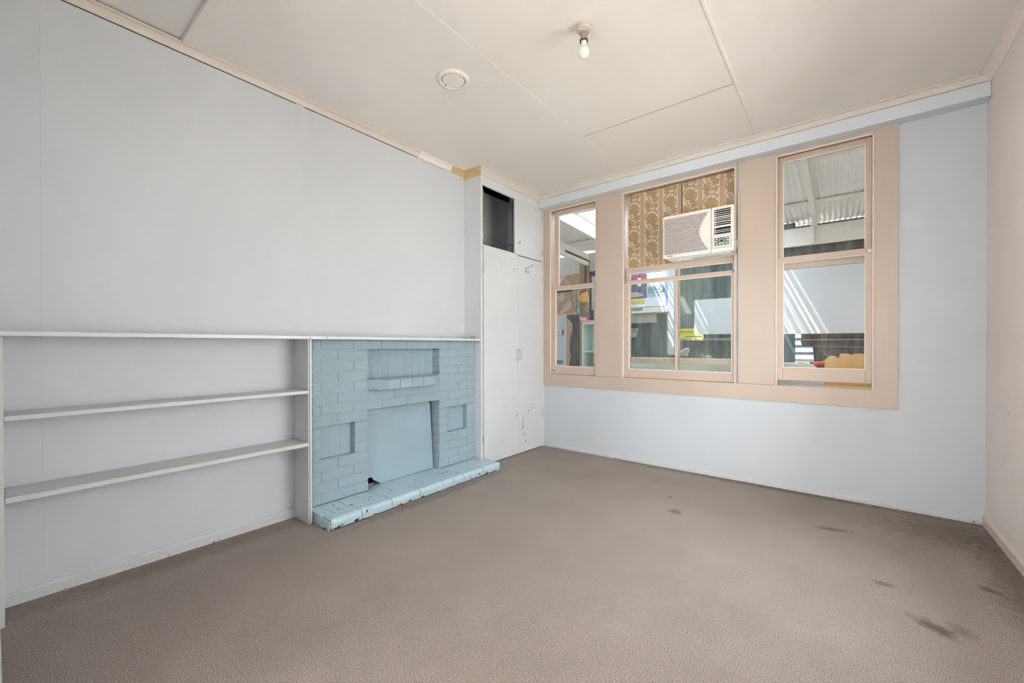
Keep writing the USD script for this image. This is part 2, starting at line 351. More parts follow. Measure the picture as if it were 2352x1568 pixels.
part(t, 'wall_face', join(bx(-3.6, -2.15, -3.82, -3.7, -.1, HC + .02), bx(-1.15, .50, -3.82, -3.7, -.1, HC + .02), bx(1.7, 2.9, -3.82, -3.7, -.1, HC + .02), bx(-3.6, 2.9, -3.82, -3.7, 2.72, HC + .02), bx(-3.7, -3.6, -3.82, -.12, -.1, .1), bx(-3.7, -3.6, -3.82, -.12, 2.7, HC + .02), bx(XR + .1, 2.9, -.2, -.12, -.1, HC + .02),
                          bx(-3.6, -3.0, -.12, 0, -.1, HC + .02), bx(2.9, 3.0, -3.82, -.12, -.1, HC + .02)), 'white_gloss')
part(t, 'adjoining_floor', bx(-3.6, 2.9, -3.7, -.6, -.1, -.001), 'carpet')
solo('baseboard_near', bx(-2.78, -1.62, 0, .016, 0, .06, .004), 'baseboard_white', 'short white skirting board at the bottom left corner of the view', 'skirting board', kind=S)

for y, z, ang, ln in ((3.62, .90, .9, .030), (3.63, .81, .75, .032), (3.72, .50, -.75, .09), (3.58, .47, -.8, .03), (3.95, .76, 1.4, .012), (3.75, .93, 1.5, .012)):
    c, q = math.cos(ang) * ln / 2, math.sin(ang) * ln / 2
    part(wr, 'scuff_mark', hull([(XR - e, y + k * c + w * .0016 * math.sin(ang), z + k * q - w * .0016 * math.cos(ang)) for e in (0, .0006) for k in (-1, 1) for w in (-.3, 1)]), 'grey_board')
t = thing('window_4', 'wide window of the right wall nearer than the edge of the view', 'window', (XR + .05, 2.05, RW[2]), kind=S)
for a, b, c0, c1 in ((RW[0], RW[0] + .05, RW[2], RW[3]), (RW[1] - .05, RW[1], RW[2], RW[3]), (RW[0] + .05, RW[1] - .05, RW[2], RW[2] + .05), (RW[0] + .05, RW[1] - .05, RW[3] - .05, RW[3]), (2.38, 2.42, RW[2] + .05, RW[3] - .05)):
    part(t, 'frame_bar', bx(XR + .02, XR + .08, a, b, c0, c1, .003), 'sash_paint')
for a, b in ((RW[0] + .05, 2.38), (2.42, RW[1] - .05)):
    part(t, 'pane', bx(XR + .048, XR + .052, a, b, RW[2] + .05, RW[3] - .05), 'window_glass')

# ceiling: six sheets and their joints
t = thing('ceiling', 'smoke stained cream ceiling of large painted sheets', 'ceiling', (-1.1, 2, HC), kind=S)
def sheet(x0, x1, y0, y1, m='ceiling_paint', lift=0.0):
    part(t, 'ceiling_sheet', bx(x0, x1, y0, y1, HC + lift, HC + .02 + lift, .0012), m)
sheet(-3.0, -1.702, -0.6, .70, 'ceiling_old', .008); sheet(-3.0, -1.702, .702, 2.054); sheet(-3.0, -1.702, 2.056, 2.999); sheet(-2.797, -1.702, 2.9995, YF)
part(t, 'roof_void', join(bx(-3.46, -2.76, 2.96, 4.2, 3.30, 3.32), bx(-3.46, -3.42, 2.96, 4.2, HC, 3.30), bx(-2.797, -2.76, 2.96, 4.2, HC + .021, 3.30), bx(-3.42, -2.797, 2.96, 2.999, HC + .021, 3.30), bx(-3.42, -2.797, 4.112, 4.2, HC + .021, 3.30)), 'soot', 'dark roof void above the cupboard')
sheet(-1.70, -.553, -0.6, 3.0935); sheet(-1.70, -.553, 3.0965, YF); sheet(-.551, XR, -0.6, YF)
part(t, 'backing', join(bx(-5.0, -3.42, -4.2, 4.20, HC + .021, HC + .10), bx(-3.42, -2.797, -4.2, 2.999, HC + .021, HC + .10), bx(-2.797, 1.20, -.2, 4.20, HC + .021, HC + .10), bx(-2.797, 3.0, -4.2, -.2, HC + .021, HC + .10)), 'crack_dark'); part(t, 'hall_sheet', bx(-3.6, 2.9, -3.7, -.6, HC, HC + .02), 'ceiling_old')
def strip(x0, x1, y0, y1, h, m='ceiling_paint'):
    part(t, 'cover_strip', bx(x0, x1, y0, y1, HC - h, HC + .012, h * .6), m)
strip(-.563, -.542, -.6, 3.962, .007); strip(-1.711, -1.691, -.6, 3.965, .0014); part(t, 'joint_crack', bx(-1.69, -.565, 3.0935, 3.0960, HC - .0004, HC + .01), 'brown_steel'); strip(-2.96, -1.71, 2.048, 2.064, .0035)
strip(-3.0, -1.71, .679, .741, .010)
# cornices, a small cove with a bead
def cove(h=.047, w=.044):
    return np.array([(0, 0), (0, -h), (.006, -h), (.010, -h + .004), (w * .42, -h * .62), (w * .70, -h * .30), (w * .80, -.014), (w, -.012), (w, 0)])
def cornice_y(x, s, y0, y1, h=.047, w=.044):     # runs along y on a wall at x, projecting along s
    p = cove(h, w); p = np.c_[x + s * p[:, 0], HC + p[:, 1]]
    m = ext(p if s < 0 else p[::-1], y1 - y0)
    m.apply_transform([[1, 0, 0, 0], [0, 0, -1, y1], [0, 1, 0, 0], [0, 0, 0, 1]]); return m
def cornice_x(y, s, x0, x1, h=.047, w=.044):
    p = cove(h, w); p = np.c_[y + s * p[:, 0], HC + p[:, 1]]
    m = ext(p, x1 - x0); m.apply_transform([[0, 0, 1, x0], [1, 0, 0, 0], [0, 1, 0, 0], [0, 0, 0, 1]]); return m
t = thing('trim_1', 'cream cornice along the top of the left wall', 'cornice', (-3, 1.2, 2.9), kind=S)
part(t, 'cornice_length', cornice_y(XL, 1, -.6, 2.40), 'cornice_paint'); part(t, 'cornice_length', cornice_y(XL, 1, 2.403, 2.80), 'plastic_white', 'whiter replaced length of cornice')
part(t, 'cornice_length', cornice_y(XL, 1, 2.80, 2.999), 'cornice_amber', 'amber stained end of the cornice')
part(t, 'gap_line', bx(-3.001, -2.9975, -.6, 2.40, 2.8945, 2.899), 'crack_dark')
m = cornice_x(3.0, -1, XL, -2.775, .070, .044); v = m.vertices.copy(); e = v[:, 0] > -2.8; v[e, 0] = -2.775 + (3.0 - v[e, 1]); m.vertices = v      # mitred at the outer corner
solo('trim_2', m, 'cornice_amber', 'amber stained short return of cornice at the cupboard side', 'cornice', kind=S)
m = cornice_y(-2.775, 1, 3.0, 3.999, .070); v = m.vertices.copy(); e = v[:, 1] < 3.1; v[e, 1] = 3.0 - (v[e, 0] + 2.775); m.vertices = v
solo('trim_3', m, 'cornice_paint', 'cream cornice above the tall cupboard', 'cornice', kind=S)
solo('trim_4', cornice_x(4.0, -1, -2.775, XR, .049, .042), 'cornice_paint', 'cream cornice along the top of the window wall beam', 'cornice', kind=S)
solo('trim_5', cornice_y(XR, -1, -.6, 4.0, .055, .05), 'warm_wall_paint', 'beige cornice along the top of the right wall', 'cornice', kind=S)
solo('trim_6', bx(-2.775, XR - .001, 4.0, YF, 2.80, 2.8965, .003), 'beam_paint', 'pale blue grey boxed beam above the three windows', 'beam', kind=S)
def skirt_x(y, x0, x1, h, d=.014):
    return ext_yz([(y, 0), (y - d, 0), (y - d, h - .012), (y - d * .5, h - .002), (y, h)], x0, x1)
solo('baseboard_far', skirt_x(YF, -2.775, XR, .036), 'baseboard_white', 'low white skirting board under the windows', 'skirting board', kind=S)
p = [(XL, 0), (XL + .015, 0), (XL + .015, .048), (XL + .008, .058), (XL, .061)]
solo('baseboard_left', ext_xz(p[::-1], .030, 1.312), 'baseboard_white', 'white skirting board behind the open shelves', 'skirting board', kind=S)
p = [(XR, 0), (XR - .014, 0), (XR - .014, .052), (XR - .007, .064), (XR, .068)]
solo('baseboard_right', ext_xz(p, -.6, YF - .014), 'warm_baseboard', 'beige painted skirting board along the right wall', 'skirting board', kind=S)

# ------------------------------------------------------------------ window surround: flat boards
TY = 4.092
t = thing('trim_7', 'wide pinkish beige window surround of flat painted boards', 'window trim', (-1.23, YF, .727), kind=S)
part(t, 'apron_board', ext_xz([(-2.785, .727), (.324, .727), (.203, .860), (-2.70, .860)], TY, YF), 'trim_paint')
part(t, 'side_board', ext_xz([(-2.785, .727), (-2.70, .860), (-2.70, 2.80), (-2.785, 2.80)], TY, YF), 'trim_paint')
part(t, 'side_board', ext_xz([(.324, .727), (.324, 2.80), (.203, 2.80), (.203, .860)], TY, YF), 'trim_paint')
part(t, 'mullion_board', bx(-2.077, -1.797, TY, YF, .861, 2.80, .003), 'trim_paint')
part(t, 'mullion_board', bx(-.711, -.437, TY, YF, .861, 2.80, .003), 'trim_paint')
part(t, 'panel_line', bx(.276, .279, TY - .002, TY + .004, .80, 2.80), 'trim_paint')

def sash(t, x0, x1, z0, z1, y0, y1, l, r, b, top, name, bars=(), beads=True):
    """one sash with its stiles, rails, panes: l, r, b, top are the widths of its members"""
    s = part(t, name, bx(x0, x0 + l, y0, y1, z0, z1, .002), 'sash_paint')
    part(s, 'stile', bx(x1 - r, x1, y0, y1, z0, z1, .002), 'sash_paint')
    if b: part(s, 'bottom_rail', bx(x0 + l, x1 - r, y0, y1, z0, z0 + b, .002), 'sash_paint')
    part(s, 'top_rail', bx(x0 + l, x1 - r, y0, y1, z1 - top, z1, .002), 'sash_paint')
    gx0, gx1, gz0, gz1 = x0 + l, x1 - r, z0 + b, z1 - top
    ym = (y0 + y1) / 2 + .004
    k = .007
    for q in (bx(gx0, gx0 + k, y0 + .006, ym, gz0, gz1), bx(gx1 - k, gx1, y0 + .006, ym, gz0, gz1), bx(gx0 + k, gx1 - k, y0 + .006, ym, gz0, gz0 + k), bx(gx0 + k, gx1 - k, y0 + .006, ym, gz1 - k, gz1)):
        part(s, 'glazing_bead', q, 'sash_bead')
    xs = [gx0] + [x for bar in bars for x in bar] + [gx1]
    for bar in bars:
        part(s, 'glazing_bar', bx(bar[0], bar[1], y0 + .004, y1 - .004, gz0, gz1, .003), 'sash_paint')
    for a, b2 in zip(xs[::2], xs[1::2]):
        part(s, 'pane', bx(a, b2, ym, ym + .003, gz0, gz1), 'window_glass')
    return s

YI0, YI1, YO0, YO1 = 4.116, 4.150, 4.156, 4.190
def frame(t, i):
    a, b = W[i]
    part(t, 'frame_side', bx(a, a + .013, 4.096, 4.25, ZB, ZT), 'sash_paint'); part(t, 'frame_side', bx(b - .013, b, 4.096, 4.25, ZB, ZT), 'sash_paint')
    part(t, 'frame_head', bx(a + .013, b - .013, 4.096, 4.25, ZT - .030, ZT), 'sash_paint'); part(t, 'frame_sill', bx(a + .013, b - .013, 4.096, 4.30, ZB - .03, ZB + .003), 'sash_paint')
    for q in (bx(a + .013, a + .022, 4.099, 4.114, ZB + .003, ZT - .03, .002), bx(b - .022, b - .013, 4.099, 4.114, ZB + .003, ZT - .03, .002), bx(a + .022, b - .022, 4.099, 4.114, ZT - .042, ZT - .03, .002)):
        part(t, 'stop_bead', q, 'sash_bead')
t = thing('window_1', 'narrow left sash window beside the cupboard', 'window', (-2.39, 4.15, ZB), kind=S); frame(t, 0)
sash(t, -2.684, -2.090, .864, 1.886, YI0, YI1, .060, .029, .088, .045, 'lower_sash')
sash(t, -2.660, -2.090, 1.840, 2.778, YO0, YO1, .055, .020, .045, .052, 'upper_sash')
la = part(t, 'sash_latch', bx(-2.672, -2.606, 4.104, 4.116, .898, .912, .003), 'chrome', 'small white metal sash latch')
part(la, 'latch_lever', join(bx(-2.648, -2.632, 4.098, 4.106, .910, .924, .003), bx(-2.616, -2.59, 4.100, 4.108, .906, .915, .002)), 'plastic_bright')
for q in (-2.655, -2.622): part(la, 'screw', cyl((q, 4.103, .905), (q, 4.1045, .905), .004, 10), 'plastic_black')
for x, z in ((-2.668, 1.872), (-2.10, 1.868)): part(t, 'sash_pin', cyl((x, 4.112, z), (x, 4.117, z), .005, 10), 'plastic_black')
t = thing('window_2', 'wide middle sash window under the air conditioner', 'window', (-1.26, 4.15, ZB), kind=S); frame(t, 1)
sash(t, -1.784, -.733, .864, 1.866, YI0, YI1, .057, .030, .084, .035, 'lower_sash', [(-1.262, -1.236)])
sash(t, -1.772, -.738, 1.012, 2.004, YO0, YO1, .040, .020, .054, .056, 'upper_sash', [(-1.250, -1.226)])
part(t, 'sash_pin', cyl((-1.76, 4.112, 1.85), (-1.76, 4.117, 1.85), .006, 10), 'plastic_black')
part(t, 'sash_pin', bx(-.752, -.735, 4.110, 4.117, 1.845, 1.866, .002), 'brown_steel')
part(t, 'stain_block', bx(-.775, -.763, 4.150, 4.156, 1.78, 1.83), 'brown_steel')
t = thing('window_3', 'right sash window standing slightly open at the bottom', 'window', (-.12, 4.15, ZB), kind=S); frame(t, 2)
sash(t, -.427, .192, .905, 1.930, YI0, YI1, .046, .045, .103, .046, 'lower_sash')
sash(t, -.427, .192, 1.830, 2.780, YO0, YO1, .042, .045, .042, .042, 'upper_sash')
b = part(t, 'sash_bolt', cyl((.170, 4.108, 1.905), (.170, 4.118, 1.905), .009, 14), 'dull_steel', 'small round steel sash bolt')
for k, (x, z) in enumerate(((.150, 2.68), (.172, 2.66), (.06, 2.755), (-.33, 2.79))):
    part(t, 'cobweb_strand', tube([(x, 4.112, z), (x - .03, 4.108, z - .02), (x - .07, 4.110, z + .005), (x - .12, 4.112, z - .004)], .0007, 4, 12), 'plastic_bright')

# ------------------------------------------------------------------ mantel shelf and the open shelves under it
t = thing('mantel_shelf', 'long thin white mantel shelf running over the open shelves and fireplace', 'shelf', (-2.87, 1.5, 1.2405), kind=None)
part(t, 'board', bx(XL, -2.75, .002, 2.999, 1.2405, 1.262, .002), 'white_gloss')
for y, z in ((1.312, 1.249), (1.426, 1.252)):
    part(t, 'nail_hole', cyl((-2.7495, y, z), (-2.7505, y, z), .0035, 10), 'ink')
t = thing('open_shelves', 'built in white bookshelf with two shelves left of the fireplace', 'bookshelf', (-2.89, .67, 0))
part(t, 'side_board', bx(XL, -2.78, .001, .029, 0, 1.2405, .002), 'shelf_white'); part(t, 'side_board', bx(XL, -2.785, 1.3125, 1.320, 0, 1.2405, .001), 'shelf_white')
part(t, 'side_board', bx(XL, -2.780, 1.3215, 1.337, 0, 1.2405, .002), 'shelf_white')
part(t, 'shelf', bx(XL, -2.779, .029, 1.3145, .8765, .8985, .0025), 'shelf_white'); part(t, 'shelf', bx(XL, -2.779, .029, 1.3145, .5235, .549, .004), 'shelf_white')
part(t, 'corner_strip', bx(XL, -2.993, 1.300, 1.3125, .061, 1.2405, .002), 'shelf_white')

# ------------------------------------------------------------------ fireplace, brick by brick
BX = -2.855; Z0 = .080; C = .0777; J = .0075
LY, RY = 1.376, 2.990
OPEN = [(1.806, 2.525, Z0 - .01, Z0 + 8 * C), (1.806, 2.525, Z0 + 11 * C, Z0 + 14 * C), (1.433, 1.690, Z0 + 4 * C, Z0 + 7 * C), (2.626, 2.877, Z0 + 4 * C, Z0 + 7 * C)]
t = thing('fireplace', 'pale blue painted brick fireplace with a boarded up hearth opening', 'fireplace', (-2.92, 2.18, .078))
core = sbox(1.3375, .0785, RY + .008, 1.240)
for a, b, c0, c1 in OPEN:
    core = core.difference(sbox(a - .006, c0, b + .006, c1))
part(t, 'mortar', ext_yz(core, -2.985, BX - .0055), 'blue_mortar')
part(t, 'back_plate', bx(-2.9995, -2.986, 1.3375, RY + .008, .0785, 1.240), 'soot')
A_J = [1.436, 1.683, 1.929, 2.174, 2.414, 2.640, 2.883]
B_J = [1.558, 1.806, 2.048, 2.288, 2.527, 2.765]
TYPES = 'ABABABABBBBBABABA'
def rows():
    # row 0 is the lowest
    order = ['A', 'B', 'A', 'B', 'N', 'N', 'N', 'B', 'A', 'B', 'A', 'B', 'A', 'B', 'A']
    for r in range(15):
        z0 = Z0 + r * C; z1 = min(z0 + C - J, 1.2385)
        kind = order[r]
        js = [LY] + (A_J if kind == 'A' else B_J if kind == 'B' else [1.433, 1.690, 1.806, 2.525, 2.626, 2.877]) + [RY]
        mid = (z0 + z1) / 2
        cuts = [(a, b) for a, b, c0, c1 in OPEN if c0 < mid < c1] + ([(1.800, 2.528)] if r == 10 else [])
        spans = []
        for a, b in zip(js[:-1], js[1:]):
            seg = [(a + (J / 2 if a > LY else 0), b - (J / 2 if b < RY else 0))]
            for ca, cb in cuts:
                new = []
                for s0, s1 in seg:
                    if s1 <= ca + .002 or s0 >= cb - .002: new.append((s0, s1)); continue
                    if s0 < ca: new.append((s0, ca))
                    if s1 > cb: new.append((cb, s1))
                seg = new
            spans += [s for s in seg if s[1] - s[0] > .012]
        # join slivers to their neighbour
        spans.sort(); out = []
        for s in spans:
            if out and (s[1] - s[0] < .035) and s[0] - out[-1][1] < .02: out[-1] = (out[-1][0], s[1])
            elif out and (out[-1][1] - out[-1][0] < .035) and s[0] - out[-1][1] < .02: out[-1] = (out[-1][0], s[1])
            else: out.append(s)
        for a, b in out:
            yield a, b, z0, z1
for a, b, z0, z1 in rows():
    d = rng.uniform(-.0012, .0012)
    part(t, 'brick', bx(-2.960, BX + d, a, b, z0, z1, .0035), 'blue_brick')
part(t, 'niche_mortar', join(bx(-2.9855, -2.9462, 1.800, 2.530, Z0 + 11 * C - .006, Z0 + 14 * C + .004), bx(-2.9855, -2.9105, 1.428, 1.695, Z0 + 4 * C - .006, Z0 + 7 * C + .004), bx(-2.9855, -2.9105, 2.621, 2.882, Z0 + 4 * C - .006, Z0 + 7 * C + .004)), 'blue_mortar')
# niches: soldier bricks at the back
for k in range(9):
    w = (2.525 - 1.806) / 9
    part(t, 'soldier_brick', bx(-2.986, -2.943 + rng.uniform(-.0012, .0012), 1.806 + k * w + .003, 1.806 + (k + 1) * w - .003, Z0 + 11 * C - .004, Z0 + 14 * C, .003), 'blue_brick')
for a, b in ((1.433, 1.690), (2.626, 2.877)):
    w = (b - a) / 3
    for k in range(3):
        part(t, 'niche_brick', bx(-2.986, -2.909 + rng.uniform(-.001, .001), a + k * w + .002, a + (k + 1) * w - .002, Z0 + 4 * C - .003, Z0 + 7 * C, .002), 'blue_smooth')
# projecting ledge of headers under the top niche
z0, z1 = Z0 + 10 * C, Z0 + 11 * C - .002
led = [[(-2.955, 1.800), (-2.857, 1.800), (-2.735, 1.898), (-2.735, 1.900), (-2.955, 1.900)]]
ys = [1.9005, 2.0165, 2.1325, 2.2485, 2.365]
led += [[(-2.955, a + .002), (-2.734 + rng.uniform(0, .002), a + .002), (-2.734, b - .002), (-2.955, b - .002)] for a, b in zip(ys[:-1], ys[1:])]
led += [[(-2.955, 2.367), (-2.735, 2.367), (-2.857, 2.470), (-2.857, 2.528), (-2.955, 2.528)]]
for q in led:
    c0 = np.array(q); ctr = c0.mean(0); ins = ctr + (c0 - ctr) * .965
    part(t, 'ledge_brick', hull(np.vstack([np.c_[ins, np.full(len(q), z0)], np.c_[c0, np.full(len(q), z0 + .004)], np.c_[c0, np.full(len(q), z1 - .004)], np.c_[ins, np.full(len(q), z1)]])), 'blue_brick')
# the board closing the fire opening leans back, its lower left corner broken away
pz0, pz1 = .079, .694
pan = ext([(1.812, .128), (1.835, .138), (1.862, .150), (1.885, .142), (1.900, .118), (1.935, .098), (1.958, .079), (2.514, .079), (2.508, pz1 - .03), (2.490, pz1), (1.812, pz1)], .012)
pan.apply_transform([[0, 0, 1, 0], [1, 0, 0, 0], [0, 1, 0, 0], [0, 0, 0, 1]])
v = pan.vertices.copy(); v[:, 0] += -2.936 - (v[:, 2] - pz0) / (pz1 - pz0) * .040; pan.vertices = v
part(t, 'fire_board', pan, 'blue_smooth', 'flat blue board leaning back in the fire opening')

# hearth of bullnose tiles
t = thing('hearth', 'low pale blue hearth of worn rounded tiles in front of the fireplace', 'hearth', (-2.7, 2.2, 0))
def bull(y0, y1, l=False, r=False, x0=-2.682, x1=-2.560, z1=.076, R=.030):
    a = np.linspace(0, np.pi / 2, 11)
    prof = np.vstack([[(x0, .001), (x0, z1)], np.c_[x1 - R + R * np.sin(a), z1 - R + R * np.cos(a)], [(x1 - .004, .020), (x1 - .012, .001)]])
    P = []
    def put(y, cut):
        q = prof.copy(); q[:, 0] = np.minimum(q[:, 0], x1 - cut); q[:, 1] = np.minimum(q[:, 1], z1 - cut); P.append(np.c_[q[:, 0], np.full(len(q), y), q[:, 1]])
    for y, s, on in ((y0, 1, l), (y1, -1, r)):
        if on:
            for k in (0, .3, .7, 1.2, 1.57): put(y + s * R * (1 - math.sin(k)) if k else y + s * R, R * (1 - math.cos(k)))
        put(y + (s * R if on else s * .003), 0)
        if not on: put(y, .003)
    return hull(np.vstack(P))
HJ = [1.345, 1.572, 1.815, 2.070, 2.310, 2.552, 2.797, 3.046]
for k in range(7):
    part(t, 'hearth_tile', bull(HJ[k] + (.002 if k else 0), HJ[k + 1] - (.002 if k < 6 else 0), k == 0, k == 6), 'hearth_paint')
BJ = [1.345, 1.421, 1.545, 1.672, 1.795, 1.922, 2.060, 2.196, 2.320, 2.440, 2.552, 2.680, 2.800, 2.986]
for a, b in zip(BJ[:-1], BJ[1:]):
    part(t, 'back_tile', bx(-2.95 if 1.79 < a < 2.5 else -2.864, -2.684, a + .0012, b - .0012, .001, .0758 + rng.uniform(-.0006, .0006), .0022), 'hearth_paint')
part(t, 'back_tile', bx(-2.764, -2.684, 2.988, 3.046, .001, .0755, .0022), 'hearth_paint')
part(t, 'bed', bx(-2.94, -2.570, 1.352, 2.985, 0, .066), 'groove_dark')
for y0, y1, z0, z1 in ((1.64, 1.70, .006, .014), (1.83, 1.905, .006, .019), (1.88, 1.98, .004, .012), (2.33, 2.50, .005, .008)):
    q = [(y0, z0), (y0 + (y1 - y0) * .3, z0 - .002), (y1, z0 + .001), (y0 + (y1 - y0) * .8, z1), (y0 + (y1 - y0) * .45, z1 - .003)]
    part(t, 'bare_clay_patch', ext_yz(q, -2.5640, -2.5605), 'terracotta', 'bare terracotta where paint has worn off')
hr = np.random.default_rng(3)
def chip_xy(x, y, a, b, rot, z):
    k = 9; an = np.arange(k) * 2 * np.pi / k; rr = 1 + hr.uniform(-.35, .35, k)
    q = np.c_[a * rr * np.cos(an), b * rr * np.sin(an)]; c, s = math.cos(rot), math.sin(rot)
    return ext_xy(np.c_[x + c * q[:, 0] - s * q[:, 1], y + s * q[:, 0] + c * q[:, 1]], z, z + .0006)
for k in range(15):
    part(t, 'paint_chip', chip_xy(-2.735 + hr.uniform(-.022, .026), 2.47 + hr.uniform(-.045, .05), hr.uniform(.003, .011), hr.uniform(.0015, .003), hr.uniform(0, 3), .0762), 'groove_dark')
for k in range(16):
    part(t, 'paint_chip', chip_xy(hr.uniform(-2.83, -2.62), hr.uniform(1.40, 2.95), hr.uniform(.002, .007), hr.uniform(.001, .0025), hr.uniform(0, 3), .0762), 'groove_dark')
for x, y, a, b, r_ in ((-2.700, 1.478, .010, .006, .9), (-2.700, 1.57, .016, .005, 1.5), (-2.722, 1.735, .018, .002, .7), (-2.715, 1.905, .016, .002, .1), (-2.655, 2.556, .014, .003, 1.2), (-2.72, 2.15, .016, .002, .2)):
    part(t, 'paint_chip', chip_xy(x, y, a, b, r_, .0762), 'groove_dark')

# ------------------------------------------------------------------ tall cupboard in the corner
CX = -2.775
t = thing('cupboard', 'tall built in white corner cupboard, upper left door missing', 'cupboard', (-3.0, 3.55, 0))
part(t, 'side_panel', bx(-3.35, CX, 3.0, 3.028, 0, HC, .002), 'white_gloss')
part(t, 'fascia', bx(-2.797, CX, 3.028, 4.0, 2.787, HC), 'white_gloss'); part(t, 'fascia', bx(-2.797, CX, 4.0, YF, 2.787, 2.80), 'white_gloss')
part(t, 'stile', bx(-2.80, CX, 4.057, YF, 0, 2.787, .002), 'white_gloss')
part(t, 'inner_shelf', bx(-3.34, -2.782, 3.028, YF, 2.186, 2.2005, .001), 'white_gloss')
part(t, 'back_panel', bx(-3.34, -3.300, 3.028, YF - .001, 0, 3.0), 'cupboard_inside', 'unpainted grey back panel seen in the open compartment')
part(t, 'outer_back', bx(-3.42, -3.36, 2.999, YF, 0, HC), 'soot')
part(t, 'inner_lining', bx(-3.30, -2.80, 4.098, YF - .001, 2.2005, 3.06), 'cupboard_inside')
part(t, 'inner_post', bx(-3.299, -3.24, 4.070, 4.098, 2.2005, 2.92, .002), 'cupboard_inside'); part(t, 'inner_batten', bx(-3.299, -2.90, 4.040, 4.070, 2.455, 2.525, .002), 'cupboard_inside')
dx0, dx1 = -2.788, -2.769
d = part(t, 'door', bx(dx0, dx1 + .002, 3.034, 3.584, .010, 2.184, .0025), 'white_gloss')
def handle(d, y):
    h = part(d, 'handle', cyl((dx1 + .030, y, 1.038), (dx1 + .030, y, 1.160), .0042, 12), 'chrome', 'slim chrome bar handle', smooth=30)
    for z in (1.052, 1.146): part(h, 'handle_post', cyl((dx1, y, z), (dx1 + .030, y, z), .0035, 10), 'chrome', smooth=30)
ch = np.random.default_rng(11)
def chip_yz(d, y, z, a, b):
    k = 9; an = np.arange(k) * 2 * np.pi / k; rr = 1 + ch.uniform(-.4, .4, k)
    part(d, 'paint_chip', ext_yz(np.c_[y + a * rr * np.cos(an), z + b * rr * np.sin(an)], dx1 + .0005, dx1 + .0024), 'groove_dark')
handle(d, 3.557)
for q in ((3.565, .433, .004, .016), (3.316, .19, .0025, .016), (3.316, .150, .003, .004), (3.512, .626, .0035, .012), (3.344, .549, .003, .006), (3.52, 2.02, .010, .006), (3.30, 2.06, .002, .012), (3.31, 2.02, .002, .008), (3.13, 2.11, .008, .003), (3.572, .30, .003, .01)):
    chip_yz(d, *q)
for z in (1.965, 1.117, .266): part(d, 'hinge', bx(dx1 - .012, dx1 + .005, 3.022, 3.036, z - .04, z + .04, .003), 'dull_steel')
d = part(t, 'door', bx(dx0, dx1, 3.588, 4.056, .008, 2.176, .0025), 'white_gloss')
handle(d, 3.610)
for q in ((3.680, .355, .0022, .040), (3.674, .286, .004, .022), (3.703, .202, .005, .011), (3.726, .122, .006, .009), (3.784, .455, .005, .008), (3.80, .49, .004, .004), (3.869, .482, .005, .005), (3.70, .52, .004, .003), (3.74, .54, .002, .006)):
    chip_yz(d, *q)
for z in (1.963, 1.128, .41): part(d, 'hinge', bx(dx1 - .012, dx1 + .004, 4.052, 4.064, z - .038, z + .038, .003), 'dull_steel')
h = part(d, 'coat_hook', bx(dx1, dx1 + .003, 3.722, 3.744, 2.010, 2.075, .001), 'dull_steel', 'two pronged steel coat hook')
part(h, 'long_prong', tube([(dx1 + .002, 3.735, 2.055), (dx1 + .03, 3.738, 2.066), (dx1 + .07, 3.742, 2.072), (dx1 + .082, 3.744, 2.096)], .0035, 8, 16), 'dull_steel', smooth=True)
part(h, 'short_prong', tube([(dx1 + .002, 3.735, 2.05), (dx1 + .010, 3.736, 2.022), (dx1 + .03, 3.738, 2.008), (dx1 + .045, 3.740, 2.028)], .0035, 8, 16), 'dull_steel', smooth=True)
d = part(t, 'upper_door', bx(dx0, dx1, 3.537, 4.052, 2.190, 2.783, .0025), 'white_gloss')
part(d, 'knob', join(trimesh.creation.uv_sphere(.016, count=[12, 16]).apply_translation((dx1 + .030, 3.603, 2.322)), cyl((dx1, 3.603, 2.322), (dx1 + .025, 3.603, 2.322), .005)), 'plastic_white', 'small round pale knob', smooth=30)
for z in (2.70, 2.29): part(d, 'hinge', bx(dx1 - .012, dx1 + .004, 4.050, 4.063, z - .034, z + .034, .003), 'dull_steel')
for z in (2.705, 2.296): part(t, 'hinge', bx(-2.781, -2.768, 3.024, 3.034, z - .03, z + .03, .002), 'dull_steel')

# crumpled scrap on the mantel
q = nrg.uniform(-1, 1, (40, 3)); q /= np.linalg.norm(q, axis=1, keepdims=True)
scrap = hull(q * [.035, .055, .012] * nrg.uniform(.7, 1.1, (40, 1)) + [-2.905, 2.935, 1.2735])
scrap.apply_translation((0, 0, 1.2622 - scrap.bounds[0][2]))
t = thing('paper_scrap', 'small crumpled grey paper scrap at the cupboard end of the mantel shelf', 'paper', (-2.9, 2.935, 1.2622))
part(t, 'crumpled_sheet', scrap, 'paper')
f2 = ext_xy([(-2.93, 2.885), (-2.87, 2.875), (-2.86, 2.985), (-2.92, 2.978)], 0, .002); f2.apply_transform(trimesh.transformations.rotation_matrix(.12, [1, 0, 0], [-2.9, 2.93, 0])); f2.apply_translation((0, 0, 1.284))
part(t, 'folded_flap', f2, 'paper')

# loose wire hanging from the cornice
solo('loose_wire', tube([(-2.992, 2.40, 2.899), (-2.990, 2.453, 2.893), (-2.986, 2.479, 2.873), (-2.988, 2.514, 2.884), (-2.992, 2.556, 2.883), (-2.993, 2.636, 2.884), (-2.994, 2.775, 2.893), (-2.995, 2.86, 2.899)], .0018, 6, 60), 'cord_grey',
     'thin loose white wire sagging below the cornice near the cupboard', 'wire', smooth=True)

